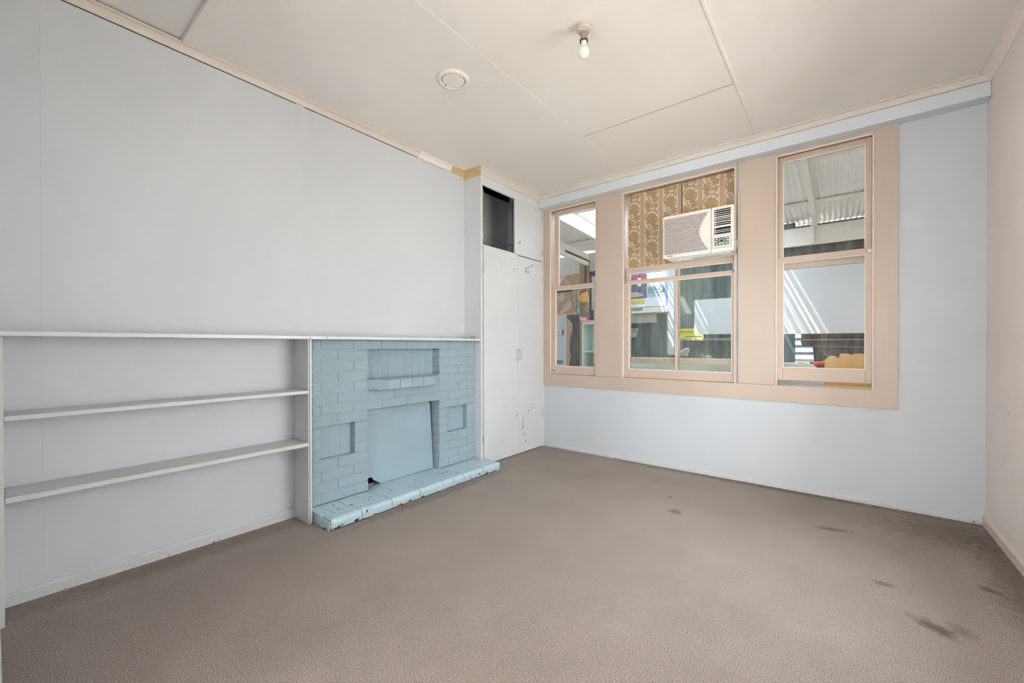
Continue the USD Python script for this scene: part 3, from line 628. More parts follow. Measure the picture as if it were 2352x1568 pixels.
# ------------------------------------------------------------------ ceiling light and vent
L = (-1.102, 2.019)
t = thing('ceiling_light', 'bare bulb in an old ivory batten holder on the ceiling', 'ceiling light', (*L, HC))
part(t, 'ceiling_rose', lathe([(0, 0), (.037, 0), (.0385, -.006), (.0375, -.012), (.0345, -.0135), (.0345, -.0185), (.0385, -.020), (.0385, -.028), (.036, -.033), (.024, -.035), (.022, -.039), (0, -.039)], (*L, HC), 40), 'old_ivory', smooth=40)
h = part(t, 'lamp_holder', lathe([(0, -.034), (.020, -.034), (.0205, -.040), (.0185, -.045), (.0205, -.085), (.0215, -.089), (.0175, -.089), (.0170, -.070), (0, -.070)], (*L, HC), 32), 'holder_tan', smooth=40)
part(h, 'holder_ring', lathe([(.0195, -.083), (.0225, -.084), (.0225, -.0905), (.0185, -.0905), (.0185, -.083)], (*L, HC), 32), 'charcoal', smooth=40)
a = np.linspace(0.0, 2.45, 20)
prof = [(0, -.075), (.0155, -.075), (.0165, -.100), (.0190, -.111)] + [(.0315 * math.sin(x), -.148 - .0315 * math.cos(x) * 1.15) for x in np.linspace(2.5, 0, 18)]
prof[-1] = (0, prof[-1][1])
part(t, 'bulb', lathe(prof, (*L, HC), 36), 'bulb_glass', 'unlit frosted white bulb', smooth=60)
V = (-1.996, 1.893)
t = thing('ceiling_vent', 'round white ceiling vent left of the bare bulb', 'vent', (*V, HC))
part(t, 'ring', lathe([(.104, 0), (.105, -.004), (.101, -.009), (.088, -.016), (.080, -.013), (.074, 0)], (*V, HC), 48), 'plastic_white', smooth=50)
part(t, 'disc', lathe([(0, -.012), (.060, -.013), (.0695, -.012), (.072, -.007), (.070, -.001), (0, -.001)], (*V, HC), 48), 'plastic_white', smooth=50)
part(t, 'clip', bx(V[0] - .074, V[0] - .068, V[1] - .006, V[1] + .006, HC - .014, HC - .002), 'groove_dark')

# ------------------------------------------------------------------ air conditioner
ax0, ax1, az0, az1, ay = -1.309, -.714, 2.006, 2.397, 3.930
t = thing('air_conditioner', 'white window air conditioner box sitting in the middle window', 'air conditioner', ((ax0 + ax1) / 2, 4.05, az0))
part(t, 'casing', bx(ax0 + .006, ax1 - .006, ay + .022, 4.176, az0, az1 - .006, .006), 'plastic_white')
sz0, sz1 = 2.036, 2.374
def curve(z):
    u = (z - 2.208) / .172
    return -.994 + .083 * abs(u) ** 1.6
zs = np.linspace(sz0, sz1, 40)
slot = Polygon([(ax0 + .006, sz0)] + [(curve(z), z) for z in zs] + [(ax0 + .006, sz1)])
face = sbox(ax0, az0, -.893, az1).buffer(-.010).buffer(.010).difference(slot)
part(t, 'front_panel', ext_xz(face, ay, ay + .026), 'plastic_white')
part(t, 'filter_backing', bx(ax0 + .010, -.905, ay + .012, ay + .021, sz0 - .004, sz1 + .004), 'groove_dark')
n = 27; pit = (sz1 - sz0) / n
for k in range(n):
    z = sz0 + (k + .5) * pit
    x1 = curve(z)
    part(t, 'grille_slat', ext_yz([(ay + .001, z - pit * .31), (ay + .014, z - pit * .22), (ay + .014, z + pit * .22), (ay + .003, z + pit * .31)], ax0 + .004, x1 + .003), 'plastic_white')
rim = np.array([(curve(z) + .013, z) for z in np.linspace(sz0 + .01, sz1 - .01, 24)])
part(t, 'curved_rib', tube(np.c_[rim[:, 0], np.full(len(rim), ay), rim[:, 1]], .0035, 6), 'plastic_white', smooth=True)
vx0, vx1, vz0, vz1 = -.868, -.738, 2.160, 2.376
right = sbox(-.889, az0, ax1, az1).buffer(-.010).buffer(.010).difference(sbox(vx0, vz0, vx1, vz1).buffer(-.004).buffer(.004))
part(t, 'outlet_panel', ext_xz(right, ay, ay + .026), 'plastic_white')
part(t, 'outlet_cavity', bx(vx0 - .004, vx1 + .004, ay + .0190, ay + .0215, vz0 - .004, vz1 + .004), 'plastic_black')
zz = [2.363, 2.345, 2.329, 2.312, 2.297, 2.282, 2.267, 2.250, 2.214, 2.194, 2.180]
for k, z in enumerate(zz):
    w = .0165 if k == 8 else .0048
    if k in (3, 4, 6): w = .0078
    if k == 8: z = 2.228
    m = bx(vx0, vx1, ay + .004, ay + .0165, z - w / 2, z + w / 2, .0012)
    m.apply_transform(trimesh.transformations.rotation_matrix(.16, [1, 0, 0], [0, ay + .011, z]))
    part(t, 'louvre', m, 'plastic_white')
part(t, 'louvre_link', bx(vx0 + .010, vx0 + .013, ay + .003, ay + .008, vz0 + .006, vz1 - .004), 'plastic_white')
bez = sbox(-.880, 2.044, -.738, 2.146).buffer(-.008).buffer(.008)
part(t, 'control_gap', ext_xz(bez.buffer(.0022), ay - .0008, ay + .002), 'groove_dark')
cp = part(t, 'control_panel', ext_xz(bez, ay - .004, ay + .002), 'plastic_white')
part(cp, 'keypad', bx(-.866, -.750, ay - .0052, ay - .003, 2.060, 2.129, .0005), 'plastic_grey', 'grey keypad plate')
kx, kz = lambda u: -.866 + .116 * u, lambda v: 2.129 - .069 * v
part(cp, 'display_frame', bx(kx(.385), kx(.625), ay - .006, ay - .0045, kz(.66), kz(.20), .0004), 'plastic_white')
part(cp, 'display', bx(kx(.405), kx(.605), ay - .0068, ay - .005, kz(.60), kz(.27), .0003), 'plastic_black')
part(cp, 'sensor', bx(kx(.46), kx(.54), ay - .006, ay - .0045, kz(.16), kz(.06), .0004), 'plastic_black')
for u, v in ((.16, .17), (.84, .14), (.10, .50), (.91, .42), (.16, .84), (.40, .80), (.59, .80), (.84, .78)):
    part(cp, 'button', cyl((kx(u), ay - .0075, kz(v)), (kx(u), ay - .004, kz(v)), .0058, 18), 'plastic_bright')
lg = part(t, 'logo', join(trimesh.creation.annulus(.0030, .0056, .0006).apply_transform([[1, 0, 0, -1.264], [0, 0, -1, ay], [0, 1, 0, 2.0225], [0, 0, 0, 1]]), bx(-1.2645, -1.258, ay - .0006, ay, 2.0212, 2.0228)), 'ink')
part(lg, 'logo_lettering', text_xz('GREE', .0085, -1.254, ay, 2.0185, .0006, True, .038), 'ink')
for k in range(5):
    part(t, 'base_rib', bx(ax0 + .03, ax1 - .03, ay + .03 + k * .042, ay + .052 + k * .042, az0 - .0045, az0 + .003, .002), 'plastic_bright')
part(t, 'power_cord', tube([(ax1 - .006, 4.00, 2.110), (ax1 + .012, 3.98, 2.100), (ax1 + .016, 3.975, 2.045), (ax1 - .02, 3.985, 1.995), (-.84, 3.99, 1.982), (-.98, 4.01, 1.986), (-1.07, 4.03, 1.995)], .0035, 8, 60), 'cord_grey', smooth=True)
part(t, 'cord_clip', bx(-1.20, -1.07, 4.020, 4.036, az0 - .014, az0 - .0045, .002), 'plastic_bright')
solo('support_batten', bx(-.7125, -.692, 4.078, TY, 2.00, 2.545, .003), 'trim_paint', 'beige timber batten screwed upright beside the air conditioner', 'batten')

# ------------------------------------------------------------------ patterned curtain cloth filling the upper middle window
def stroke(X, Z, pts, w0, w1):
    """coverage of a tapering stroke along a polyline"""
    m = np.zeros(X.shape, bool); p = np.asarray(pts, float); n = len(p)
    for i in range(n - 1):
        a, b = p[i], p[i + 1]; d = b - a; L2 = (d @ d) + 1e-12
        s = np.clip(((X - a[0]) * d[0] + (Z - a[1]) * d[1]) / L2, 0, 1)
        r = np.hypot(X - a[0] - s * d[0], Z - a[1] - s * d[1])
        m |= r < (w0 + (w1 - w0) * (i + s) / (n - 1))
    return m
def motif(U, V):
    """one repeat of the print, U in +-0.078, V in 0...0.285 measured up from the big flower's heart; returns 0 ground, 1 leaf, 2 pale vein"""
    ink = np.zeros(U.shape)
    for dv in (-.285, 0, .285):
        v = V + dv
        arc = [(-.062 * math.cos(a), .020 + .058 * math.sin(a)) for a in np.linspace(-.9, 2.75, 26)]
        ink = np.where(stroke(U, v, arc, .0065, .0085), 1, ink); ink = np.where(stroke(U, v, [(x * .99, z) for x, z in arc], .0010, .0014), 2, ink)
        arc2 = [(.058 * math.cos(a), -.012 + .062 * math.sin(a)) for a in np.linspace(.3, -1.6, 18)]
        ink = np.where(stroke(U, v, arc2, .004, .0085), 1, ink)
        st = [(.038 * math.sin(k * 2.3), -.05 - .062 * k) for k in np.linspace(0, 2.4, 26)]
        ink = np.where(stroke(U, v, st, .0055, .0065), 1, ink)
        curl = [(.052 - .020 * math.sin(a), -.205 + .022 * math.cos(a)) for a in np.linspace(0, 5, 18)]
        ink = np.where(stroke(U, v, curl, .0065, .0035), 1, ink)
        curl = [(-.046 + .020 * math.sin(a), -.085 + .020 * math.cos(a)) for a in np.linspace(.4, 5, 18)]
        ink = np.where(stroke(U, v, curl, .0065, .0035), 1, ink)
        for fx, fz, R0 in ((.040, -.098, .030), (-.040, -.138, .030), (.044, -.158, .023), (-.036, -.185, .024), (.008, -.165, .018)):
            r, th = np.hypot(U - fx, v - fz), np.arctan2(v - fz, U - fx)
            q = R0 * (1 + .16 * np.cos(5 * th + fx * 90) + .05 * np.cos(11 * th))
            ink = np.where(r < q, 1, ink); ink = np.where((np.abs(r - q * .62) < .0011) | (np.abs(r - q * .28) < .0011), 2, ink)
        for a0, b0 in ((.062, -.050), (-.064, -.052), (.026, -.070), (-.020, -.110), (.062, -.125), (-.064, -.165)):
            ink = np.where(stroke(U, v, [(a0, b0), (a0 * .7, b0 + .010), (a0 * .3, b0 + .004)], .002, .0095), 1, ink)
        r, th = np.hypot(U * 1.0, v), np.arctan2(v, U)
        R = .051 * (1 + .10 * np.cos(8 * th) + .05 * np.cos(16 * th + 1) + .03 * np.cos(3 * th))
        ink = np.where(r < R, 1.0, ink)
        for k in (.82, .58, .34):
            w = r - R * k * (1 + .07 * np.cos(8 * th + k * 9))
            ink = np.where(np.abs(w) < .0011, 2, ink)
        ink = np.where((r < R * .8) & (np.abs(np.cos(4 * th)) < .06), 2, ink)
    return ink
def cloth(x0, x1, z0, z1, cols, lean=0.0):
    nx, nz = int((x1 - x0) / .0019), int((z1 - z0) / .0019)
    X, Z, f = grid(x0, x1, z0, z1, nx, nz)
    g = np.array(lin((208, 201, 191))); leaf = np.array(lin((174, 143, 98))); vein = np.array(lin((203, 178, 138))); band = np.array(lin((196, 167, 132)))
    c = np.tile(g, (len(X), 1)) * (0.96 + .08 * meshkit.noise(np.c_[X * 60, Z * 60, X * 0]))[:, None]
    for xc, zc in cols:
        U, V = X - xc, (Z - zc + 10 * .285) % .285
        near = np.abs(U) < .0715
        k = motif(U[near], V[near]); cc = c[near]
        cc[k == 1] = leaf; cc[k == 2] = vein; c[near] = cc
        for s in (-1, 1):
            e = np.abs(U - s * .0935)
            c[e < .0185] = band; c[(e > .0125) & (e < .0145)] = leaf; c[(e > .0165) & (e < .0185)] = leaf * 1.05
            c[(e < .004) & ((Z * 90) % 1 < .5)] = leaf * 1.12
    Y = 4.186 + .0035 * np.sin(X * 21) + .004 * meshkit.noise(np.c_[X * 5, Z * 4, X * 0 + 3]) - .004
    X = X + lean * np.clip((Z - 2.5) / .27, 0, 1) * (X < x0 + .02)
    m = trimesh.Trimesh(np.c_[X, Y, Z], f, process=False)
    return m, np.clip(c, 0, 1)
t = thing('curtain', 'gold floral patterned curtain cloth filling the window above the sash', 'curtain', (-1.25, 4.186, 2.005))
m, c = cloth(-1.762, -1.2165, 2.0055, 2.776, [(-1.700, 2.62), (-1.512, 2.49), (-1.325, 2.623)], .011)
part(t, 'cloth_panel', m, 'curtain_print', smooth=True, ink=c)
m, c = cloth(-1.2085, -.735, 2.0055, 2.776, [(-1.138, 2.647), (-.952, 2.528), (-.765, 2.638)])
part(t, 'cloth_panel', m, 'curtain_print', smooth=True, ink=c)
part(t, 'backing_board', bx(-1.755, -.735, 4.197, 4.203, 2.006, 2.782), 'charcoal')

# ================================================================== OUTSIDE THE WINDOWS
GZ = -.15
solo('ground', bx(-14, 12, -10, 16, GZ - .1, GZ), 'concrete', 'grey concrete ground of the back yard', 'ground', kind=S)
# patio roof
def zr(y): return 2.945 - .050 * (y - 4.2)
t = thing('patio_roof', 'white corrugated patio roof on timber rafters seen through the windows', 'roof', (-1.2, 5.4, 2.5))
def corrugated(x0, x1, y0, y1, pitch=.055, amp=.009):
    n = int((x1 - x0) / pitch * 8) + 1
    xs = np.linspace(x0, x1, n); h = amp * np.sin(xs / pitch * 2 * np.pi)
    P = []
    for y in (y0, y1):
        P.append(np.c_[xs, np.full(n, y), zr(y) + h])
    v = np.vstack(P); i = np.arange(n - 1)
    f = np.vstack([np.c_[i, i + 1, i + 1 + n], np.c_[i, i + 1 + n, i + n]])
    f2 = f[:, ::-1] + len(v)
    v2 = v + [0, 0, .0015]
    m = trimesh.Trimesh(np.vstack([v, v2]), np.vstack([f[:, ::-1], f2[:, ::-1]]), process=False); return m
for x0, x1, m in ((-5.0, -4.25, 'roof_white'), (-4.25, -3.45, 'roof_white'), (-3.45, -2.66, 'roof_white'), (-2.66, -2.10, 'clear_roofing'), (-2.10, -1.52, 'roof_white'), (-1.52, -.80, 'clear_roofing'), (-.80, -.05, 'roof_white'), (-.05, .70, 'roof_white'), (.70, 1.45, 'roof_white'), (1.45, 2.2, 'roof_white')):
    part(t, 'clear_sheet' if m.startswith('clear') else 'roofing_sheet', corrugated(x0, x1, 4.265, 7.05), m, 'translucent clear roofing sheet' if m.startswith('clear') else None, smooth=60)
for y in (4.62, 5.88):
    part(t, 'purlin', bx(-5.0, 2.2, y - .035, y + .035, zr(y) - .055, zr(y) - .011, .002), 'roof_beam')
def rafter(x, w, top, dep, y0, y1):
    return hull([(x + sx * w / 2, y, zr(y) - top - k * dep) for sx in (-1, 1) for y in (y0, y1) for k in (0, 1)])
for x, w, d in ((-.255, .05, .085), (1.05, .05, .085), (-1.55, .05, .085)):
    part(t, 'rafter', rafter(x, w, .056, d, 4.265, 6.455), 'roof_beam')
part(t, 'rafter', rafter(-2.69, .06, .056, .17, 4.265, 6.40), 'roof_beam', 'deep white beam at the left window')
part(t, 'rafter', rafter(-3.11, .05, .25, .17, 4.265, 5.80), 'roof_beam')
part(t, 'steel_strap', rafter(-3.083, .006, .34, .03, 5.1, 5.84), 'brown_steel', 'rusty brown steel strap')
part(t, 'beam', bx(-3.05, 2.2, 6.46, 6.52, 2.47, 2.70, .003), 'roof_beam')
part(t, 'rafter_cleat', bx(-.300, -.262, 6.415, 6.459, 2.47, 2.74, .002), 'roof_beam')
part(t, 'post', bx(-1.950, -1.862, 6.05, 6.14, GZ, 2.70, .003), 'post_grey', 'pale grey square post')
part(t, 'post', bx(-3.49, -3.36, 6.24, 6.36, GZ, 2.60, .003), 'brown_post', 'weathered brown timber post')
part(t, 'steel_strap', bx(-3.388, -3.352, 6.226, 6.239, 2.22, 2.74, .002), 'brown_steel')
part(t, 'post', bx(1.9, 2.0, 6.44, 6.54, GZ, 2.47, .003), 'post_grey')

for x, nm, top in ((-4.95, 'patio boundary fence of grey boards beyond the left window', 2.80), (2.24, 'patio boundary fence of grey boards beyond the right window', 2.78)):
    t = thing('side_fence', nm, 'fence', (x, 5.5, GZ), 'patio boundary fences')
    for k in range(9):
        part(t, 'fence_board', bx(x - .012, x + .012, 4.30 + k * .30, 4.595 + k * .30, GZ, top, .002), 'grey_board')
# screens at the back of the patio
t = thing('shed_screen', 'dark green sheet screen behind the middle window', 'screen', (-1.5, 6.64, GZ))
for x0, x1, m in ((-3.30, -2.40, 'green_sheet'), (-2.398, -1.732, 'green_light'), (-1.73, -1.52, 'green_light'), (-1.518, -.62, 'green_sheet'), (-.618, -.475, 'green_sheet')):
    part(t, 'screen_sheet', bx(x0, x1, 6.62, 6.65, GZ, 2.812, .002), m)
part(t, 'ledge', bx(-1.95, -.62, 6.555, 6.62, 1.262, 1.298, .003), 'grey_board')
t = thing('board_fence', 'dark brown horizontal board fence behind the right window', 'fence', (.5, 6.82, GZ))
zs = [GZ, .10, .32, .54, .76, .97, 1.172, 1.262, 1.42, 1.65, 1.9, 2.15, 2.40, 2.60, 2.806]
for k, (a, b) in enumerate(zip(zs[:-1], zs[1:])):
    xl = {5: -.295, 6: -.425, 7: -.432, 8: -.41}.get(k, -.33 if k < 5 else -.52)
    xr = 1.9
    part(t, 'fence_board', ext_xz([(xl + rng.uniform(0, .02), a + .003), (xr, a + .003), (xr, b - .003), (xl, b - .003)], 6.80 + (.012 if k % 2 else 0), 6.825 + (.012 if k % 2 else 0)), 'brown_board')
part(t, 'fence_cap', bx(-.43, 1.9, 6.785, 6.80, 1.258, 1.272, .002), 'plywood')
part(t, 'fence_post', bx(1.2, 1.28, 6.84, 6.92, GZ, 2.5), 'brown_board')
t = thing('weatherboard_wall', 'sunlit lavender weatherboard wall glimpsed through the gap in the fence', 'wall', (-.4, 8.0, GZ))
for k in range(22):
    z = GZ + k * .112
    part(t, 'weatherboard', hull([(x, y, zz) for x in (-1.8, 1.2) for y, zz in ((8.0, z), (8.022, z + .112), (8.05, z), (8.05, z + .112))]), 'lavender' if z > .95 else 'grey_board')
solo('white_sheeting', ext_xz(sbox(-1.69, 1.352, -1.02, 1.858).buffer(-.03).buffer(.03), 6.435, 6.455), 'panel_white', 'white panel with a rounded corner hung behind the middle window', 'panel', 'white panels at the back of the patio')
solo('white_sheeting', bx(-.62, .60, 6.43, 6.45, 1.338, 2.20, .003), 'panel_white', 'large white panel streaked with sunlight behind the right window', 'panel', 'white panels at the back of the patio')
t = thing('gas_sign', 'yellow gas warning sign beside the white panel', 'sign', (-1.83, 6.6, 1.30))
part(t, 'plate', bx(-2.05, -1.60, 6.602, 6.606, 1.300, 1.447), 'sign_yellow')
part(t, 'lettering', text_xz('DANGER GAS PIPE', .030, -2.035, 6.602, 1.383, .0006, True, .345), 'ink')
part(t, 'lettering', text_xz('D TO ALD +1700 000', .014, -1.950, 6.602, 1.356, .0006, False, .255), 'ink_olive')
part(t, 'bar_mark', bx(-1.87, -1.62, 6.6012, 6.602, 1.318, 1.328), 'ink')
# property sign board
t = thing('property_sign', 'blue edged property sign board with two photos behind the middle window', 'sign', (-2.35, 6.4, 1.8))
part(t, 'board', bx(-2.70, -2.045, 6.402, 6.415, 1.800, 2.36, .001), 'sign_white')
part(t, 'blue_border', join(bx(-2.094, -2.056, 6.4005, 6.402, 1.800, 2.36), bx(-2.70, -2.094, 6.4005, 6.402, 2.325, 2.36)), 'sign_blue')
def photo(x0, x1, z0, z1, fn):
    X, Z, f = grid(x0, x1, z0, z1, 130, 130)
    m = trimesh.Trimesh(np.c_[X, np.full(len(X), 6.4004), Z], f, process=False)
    part(t, 'photo', m, 'photo_print', smooth=True, ink=fn((X - x0) / (x1 - x0), (Z - z0) / (z1 - z0)))
def room_photo(u, v):
    n = meshkit.noise(np.c_[u * 9, v * 9, u * 0])[:, None]
    c = np.array(lin((84, 92, 122)))[None] * (.8 + .4 * n)
    c = np.where((v > .62)[:, None], np.array(lin((168, 88, 110))) * (.85 + .3 * n), c)
    c = np.where(((np.abs(u - .62) < .09) & (v > .5) & (v < .85))[:, None], np.array(lin((232, 228, 230))), c)
    c = np.where(((u < .2) & (v > .28))[:, None], np.array(lin((190, 150, 150))), c)
    c = np.where(((v < .30 - .25 * np.abs(u - .35)) & (u < .80) & (v > .02 + .10 * u))[:, None], np.array(lin((200, 164, 150))) * (.9 + .2 * n), c)
    return np.clip(c, 0, 1)
def street_photo(u, v):
    n = meshkit.noise(np.c_[u * 12, v * 12, u * 0 + 5])[:, None]
    c = np.where((v > .45)[:, None], np.array(lin((226, 236, 242))), np.array(lin((176, 180, 182))) * (.9 + .2 * n))
    c = np.where(((v > .17) & (v < .30 + .10 * n[:, 0] + .06 * (u < .45)))[:, None], np.array(lin((112, 136, 146))) * (.8 + .4 * n), c)
    c = np.where((((u - .58) / .17) ** 2 + ((v - .23) / .06) ** 2 < 1)[:, None], np.array(lin((140, 186, 236))), c)
    c = np.where(((np.abs(u - .78) < .06) & (np.abs(v - .30) < .05))[:, None], np.array(lin((222, 218, 200))), c)
    return np.clip(c, 0, 1)
photo(-2.70, -2.386, 1.936, 2.322, room_photo); photo(-2.374, -2.100, 1.945, 2.322, street_photo)
part(t, 'yellow_strip', bx(-2.70, -2.422, 6.4005, 6.402, 1.846, 1.920), 'sign_mustard')
part(t, 'lettering', text_xz('ents', .016, -2.655, 6.4005, 1.893, .0006, False, .050), 'ink_olive'); part(t, 'lettering', text_xz('nager', .016, -2.655, 6.4005, 1.862, .0006, False, .070), 'ink_olive')
part(t, 'lettering', text_xz('3323', .022, -2.628, 6.402, 1.815, .0006, False, .080), 'ink_blue')
t = thing('wall_ledge', 'white timber ledge below the property sign with a brown offcut on it', 'ledge', (-2.35, 6.35, 1.70))
part(t, 'ledge_board', bx(-2.72, -2.04, 6.345, 6.62, 1.700, 1.785, .003), 'roof_beam'); part(t, 'brown_patch', bx(-2.72, -2.43, 6.340, 6.345, 1.738, 1.780, .001), 'brown_post')
solo('grey_offcut', bx(-2.72, -2.23, 6.39, 6.41, 1.545, 1.698, .002), 'grey_board', 'grey brown board fixed under the white ledge', 'board')
solo('thin_batten', bx(-2.085, -2.055, 6.39, 6.42, GZ, 1.698, .002), 'brown_post', 'thin brown upright batten left of the grey post', 'batten')
t = thing('pinned_note', 'small torn paper notice on the dark screen behind the middle window', 'notice', (-2.66, 6.61, 1.33))
part(t, 'sheet', ext_xz([(-2.73, 1.325), (-2.69, 1.322), (-2.668, 1.335), (-2.64, 1.33), (-2.63, 1.39), (-2.612, 1.42), (-2.610, 1.475), (-2.73, 1.468)], 6.612, 6.6165), 'paper')
for z, w in ((1.440, .075), (1.422, .09), (1.395, .04)): part(t, 'print_line', bx(-2.715, -2.715 + w, 6.611, 6.612, z, z + .008), 'plastic_grey')

# left window view
solo('plywood_sheet', bx(-4.30, -3.60, 6.48, 6.50, 1.775, 2.465, .002), 'ply_peeled', 'peeling whitewashed plywood sheet high behind the left window', 'plywood')
solo('timber_ledger', bx(-4.30, -3.60, 6.44, 6.479, 1.745, 1.772, .002), 'orange_ply', 'narrow orange brown ledger strip under the peeling plywood', 'batten')
solo('wall_lining', bx(-4.6, -3.30, 6.50, 6.52, 2.466, 2.80, .002), 'panel_white', 'off white wall lining above the peeling plywood', 'wall lining')
solo('left_screen', bx(-4.6, -3.31, 6.53, 6.56, GZ, 2.466, .002), 'brown_board', 'dark brown boarded backing behind the plywood and cabinet', 'screen')
solo('dark_strip', bx(-4.2, -3.66, 6.45, 6.478, 2.165, 2.195, .002), 'charcoal', 'thin dark metal strip across the peeling plywood', 'strip')
t = thing('white_sheet', 'blue white painted sheet with a power outlet behind the left window', 'wall sheet', (-4, 6.3, GZ))
part(t, 'sheet', bx(-4.35, -3.772, 6.30, 6.325, GZ, 1.735, .002), 'blue_white_panel'); part(t, 'bare_patch', bx(-3.99, -3.86, 6.297, 6.300, .86, .93), 'plastic_grey')
t = thing('power_outlet', 'small power outlet on the blue white sheet', 'power outlet', (-3.895, 6.3, 1.38))
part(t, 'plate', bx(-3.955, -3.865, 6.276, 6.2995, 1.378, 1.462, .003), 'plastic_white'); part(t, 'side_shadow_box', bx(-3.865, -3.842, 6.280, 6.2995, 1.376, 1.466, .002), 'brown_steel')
part(t, 'slot', join(bx(-3.93, -3.924, 6.275, 6.277, 1.43, 1.445), bx(-3.90, -3.894, 6.275, 6.277, 1.43, 1.445), bx(-3.914, -3.908, 6.275, 6.277, 1.40, 1.413)), 'ink')
t = thing('black_panel', 'leaning black panel with its face peeled away down the left side', 'panel', (-3.62, 6.3, GZ))
part(t, 'sheet', ext_xz([(-3.765, GZ), (-3.44, GZ), (-3.495, 1.725), (-3.768, 1.725)], 6.285, 6.305), 'black_panel')
pe = [(-3.765, .83), (-3.715, .83), (-3.70, .92), (-3.685, 1.00), (-3.705, 1.10), (-3.71, 1.20), (-3.698, 1.28), (-3.705, 1.33), (-3.662, 1.42), (-3.655, 1.50), (-3.662, 1.58), (-3.70, 1.62), (-3.74, 1.66), (-3.766, 1.665)]
part(t, 'peeled_face', ext_xz(pe, 6.2835, 6.285), 'peeled_tan', 'bare tan fibre where the black face has peeled')
part(t, 'edge_lip', join(bx(-3.7675, -3.762, 6.281, 6.285, .8, 1.725), bx(-3.7675, -3.495, 6.281, 6.285, 1.722, 1.728)), 'plywood')
t = thing('open_cabinet', 'mint green open cabinet carcass with one shelf outside the left window', 'cabinet', (-2.97, 6.02, GZ))
cl, cr, cf, cb = -3.232, -2.70, 5.85, 6.20
part(t, 'side', bx(cl, cl + .018, cf, cb, GZ, 1.545, .002), 'mint'); part(t, 'side', bx(cr - .018, cr, cf, cb, GZ, 1.545, .002), 'mint')
part(t, 'back', bx(cl + .018, cr - .018, cb - .012, cb, GZ, 1.527), 'mint'); part(t, 'top', bx(cl + .018, cr - .018, cf, cb - .012, 1.527, 1.545, .002), 'roof_beam')
part(t, 'shelf', bx(cl + .018, cr - .018, cf + .05, cb - .012, 1.080, 1.098, .002), 'roof_beam'); part(t, 'base', bx(cl + .018, cr - .018, cf + .02, cb - .012, .80, .82, .002), 'roof_beam')
for x, y, z in ((cl + .0185, cf + .10, 1.25), (cl + .0185, cf + .10, 1.20), (cl + .0185, cf + .10, 1.14), (cl + .0185, cf + .26, 1.25), (cl + .0185, cf + .26, 1.17), (cl + .0185, cf + .26, .98)):
    part(t, 'peg_hole', cyl((x - .001, y, z), (x + .0005, y, z), .006, 10), 'ink')
solo('brick_block', bx(-3.13, -2.93, 5.90, 6.02, .8205, .905, .006), 'brown_post', 'brown block standing in the bottom of the mint cabinet', 'block')
pk = [(-3.285, 1.645), (-3.277, 1.648), (-3.265, 1.615), (-3.23, 1.598), (-3.17, 1.590), (-2.80, 1.586), (-2.80, 1.547), (-3.19, 1.547), (-3.245, 1.561), (-3.28, 1.60)]
solo('pink_board', ext_xz(pk, 5.87, 6.08), 'pink', 'pink curved plastic board lying on top of the mint cabinet', 'board')
t = thing('timber_bracket', 'yellow plywood bracket with a drilled strip behind the left window', 'bracket', (-3.45, 6.2, 1.9))
part(t, 'gusset', ext_xz([(-3.62, 2.22), (-3.56, 2.22), (-3.48, 2.02), (-3.42, 2.075), (-3.33, 2.09), (-3.30, 1.97), (-3.43, 1.93), (-3.52, 1.98)], 6.205, 6.225), 'orange_ply')
part(t, 'drilled_strip', bx(-3.415, -3.285, 6.19, 6.205, 1.915, 1.975, .002), 'orange_ply')
for x in (-3.39, -3.36, -3.33, -3.30): part(t, 'hole', cyl((x, 6.1885, 1.947), (x, 6.1905, 1.947), .005, 10), 'ink')
for k, (pts, lab) in enumerate((
    ([(-3.54, 6.17, 2.24), (-3.53, 6.16, 2.08), (-3.50, 6.15, 1.88), (-3.48, 6.15, 1.74), (-3.44, 6.16, 1.66), (-3.41, 6.18, 1.645)], 'straight teal cable hanging in front of the peeling plywood'),
    ([(-3.53, 6.15, 2.24), (-3.49, 6.14, 2.06), (-3.45, 6.13, 1.90), (-3.37, 6.13, 1.79), (-3.27, 6.14, 1.72), (-3.12, 6.16, 1.69), (-2.98, 6.2, 1.64)], 'teal cable sweeping right above the mint cabinet'),
    ([(-3.58, 6.10, 2.24), (-3.55, 6.10, 2.02), (-3.52, 6.09, 1.84), (-3.43, 6.09, 1.72), (-3.36, 6.10, 1.66), (-3.28, 6.12, 1.625)], 'teal cable with a joint curling onto the pink board'))):
    solo('hanging_cable', tube(pts, .008, 6, 40), 'teal_cable', lab, 'cable', 'teal cables behind the left window', smooth=True)
t = thing('sales_sign', 'dark blue and white sign half hidden right of the brown post', 'sign', (-3.3, 6.42, 1.75))
part(t, 'board', bx(-3.42, -3.08, 6.40, 6.42, 1.75, 2.46, .002), 'ink_blue'); part(t, 'white_field', bx(-3.345, -3.08, 6.398, 6.40, 1.80, 2.37), 'sign_white')
for s, z in (('SYD.PO', 1.895), ('MOB. 0', 1.853), ('SALES', 1.811)): part(t, 'lettering', text_xz(s, .024, -3.337, 6.398, z, .0008, True, .068), 'ink')

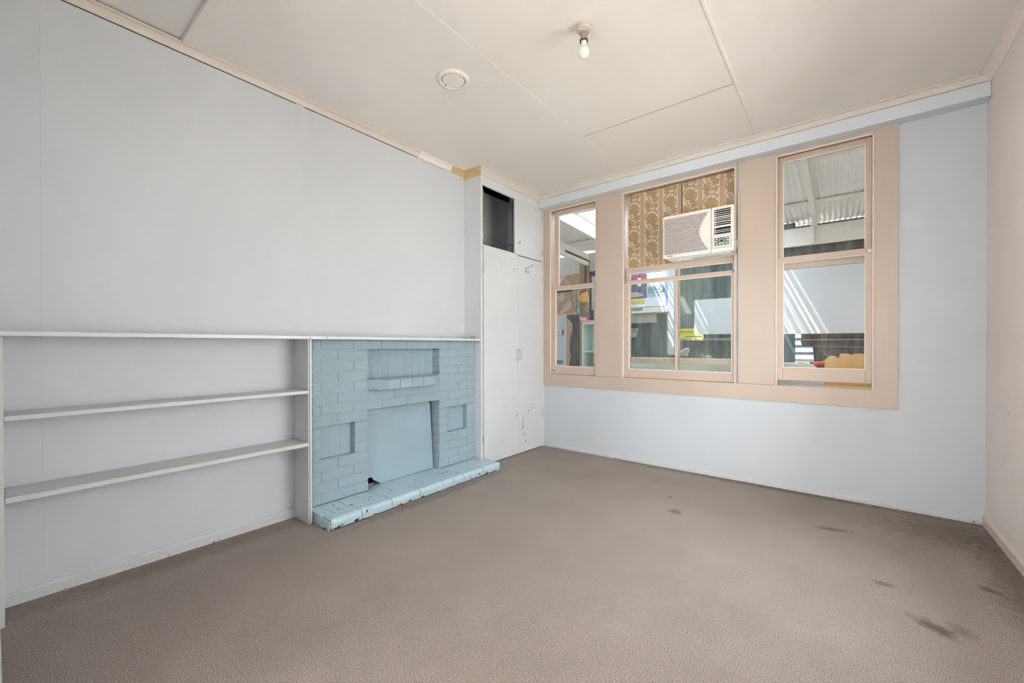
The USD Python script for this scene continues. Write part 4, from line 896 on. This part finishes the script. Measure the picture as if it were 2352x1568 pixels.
# just outside the sills
mt = shapely.union_all([sbox(-1.95, GZ, -.30, 1.035), sbox(-1.95, GZ, -.11, .86), Point(-.30, .86).buffer(.19).intersection(sbox(-.3, .86, 0, 1.2)), affinity.scale(Point(-.30, .86).buffer(.19), 1, .92)])
mm = ext_xz(mt, 4.44, 4.60)
solo('pale_mattress', mm, 'pale_mint', 'pale mint foam mattress with a rounded corner stood under the windows', 'mattress')
rag = [(-.115, GZ), (.42, GZ), (.42, 1.122), (.10, 1.122), (.07, 1.110), (.05, 1.122), (-.005, 1.121), (-.015, 1.08), (-.035, 1.092), (-.045, 1.100), (-.075, 1.102), (-.115, 1.062)]
solo('plywood_offcut', ext_xz(rag, 4.69, 4.706), 'orange_ply', 'orange plywood offcut with a jagged top edge outside the right window', 'plywood')
t = thing('red_tub', 'round red plastic tub stood on edge behind the plywood offcut', 'tub', (.0, 5.0, GZ))
R0, cx_, cz_ = .60, -.005, .452
part(t, 'shell', trimesh.creation.cylinder(R0, .16, sections=72).apply_transform([[1, 0, 0, cx_], [0, 0, -1, 5.05], [0, 1, 0, cz_], [0, 0, 0, 1]]), 'red_plastic', smooth=40)
part(t, 'black_band', trimesh.creation.annulus(R0 - .055, R0 - .025, .006, sections=72).apply_transform([[1, 0, 0, cx_], [0, 0, -1, 4.968], [0, 1, 0, cz_], [0, 0, 0, 1]]), 'plastic_black')
solo('timber_wedge', ext_xz([(-1.36, 1.0665), (-.90, 1.0665), (-1.29, 1.100), (-1.36, 1.108)], 4.19, 4.205), 'plywood', 'thin tapered timber wedge lying behind the middle window bottom rail', 'offcut')
q = nrg.uniform(-1, 1, (60, 3)); q /= np.linalg.norm(q, axis=1, keepdims=True)
bag = hull(np.vstack([q * [.06, .05, .05] + [-1.31, 4.52, 1.07], q * [.03, .03, .03] + [-1.26, 4.52, 1.13]])); bag.apply_translation((0, 0, 1.036 - bag.bounds[0][2]))
solo('plastic_bag', bag, 'bag_film', 'crumpled pale plastic bag on the mattress edge', 'plastic bag')
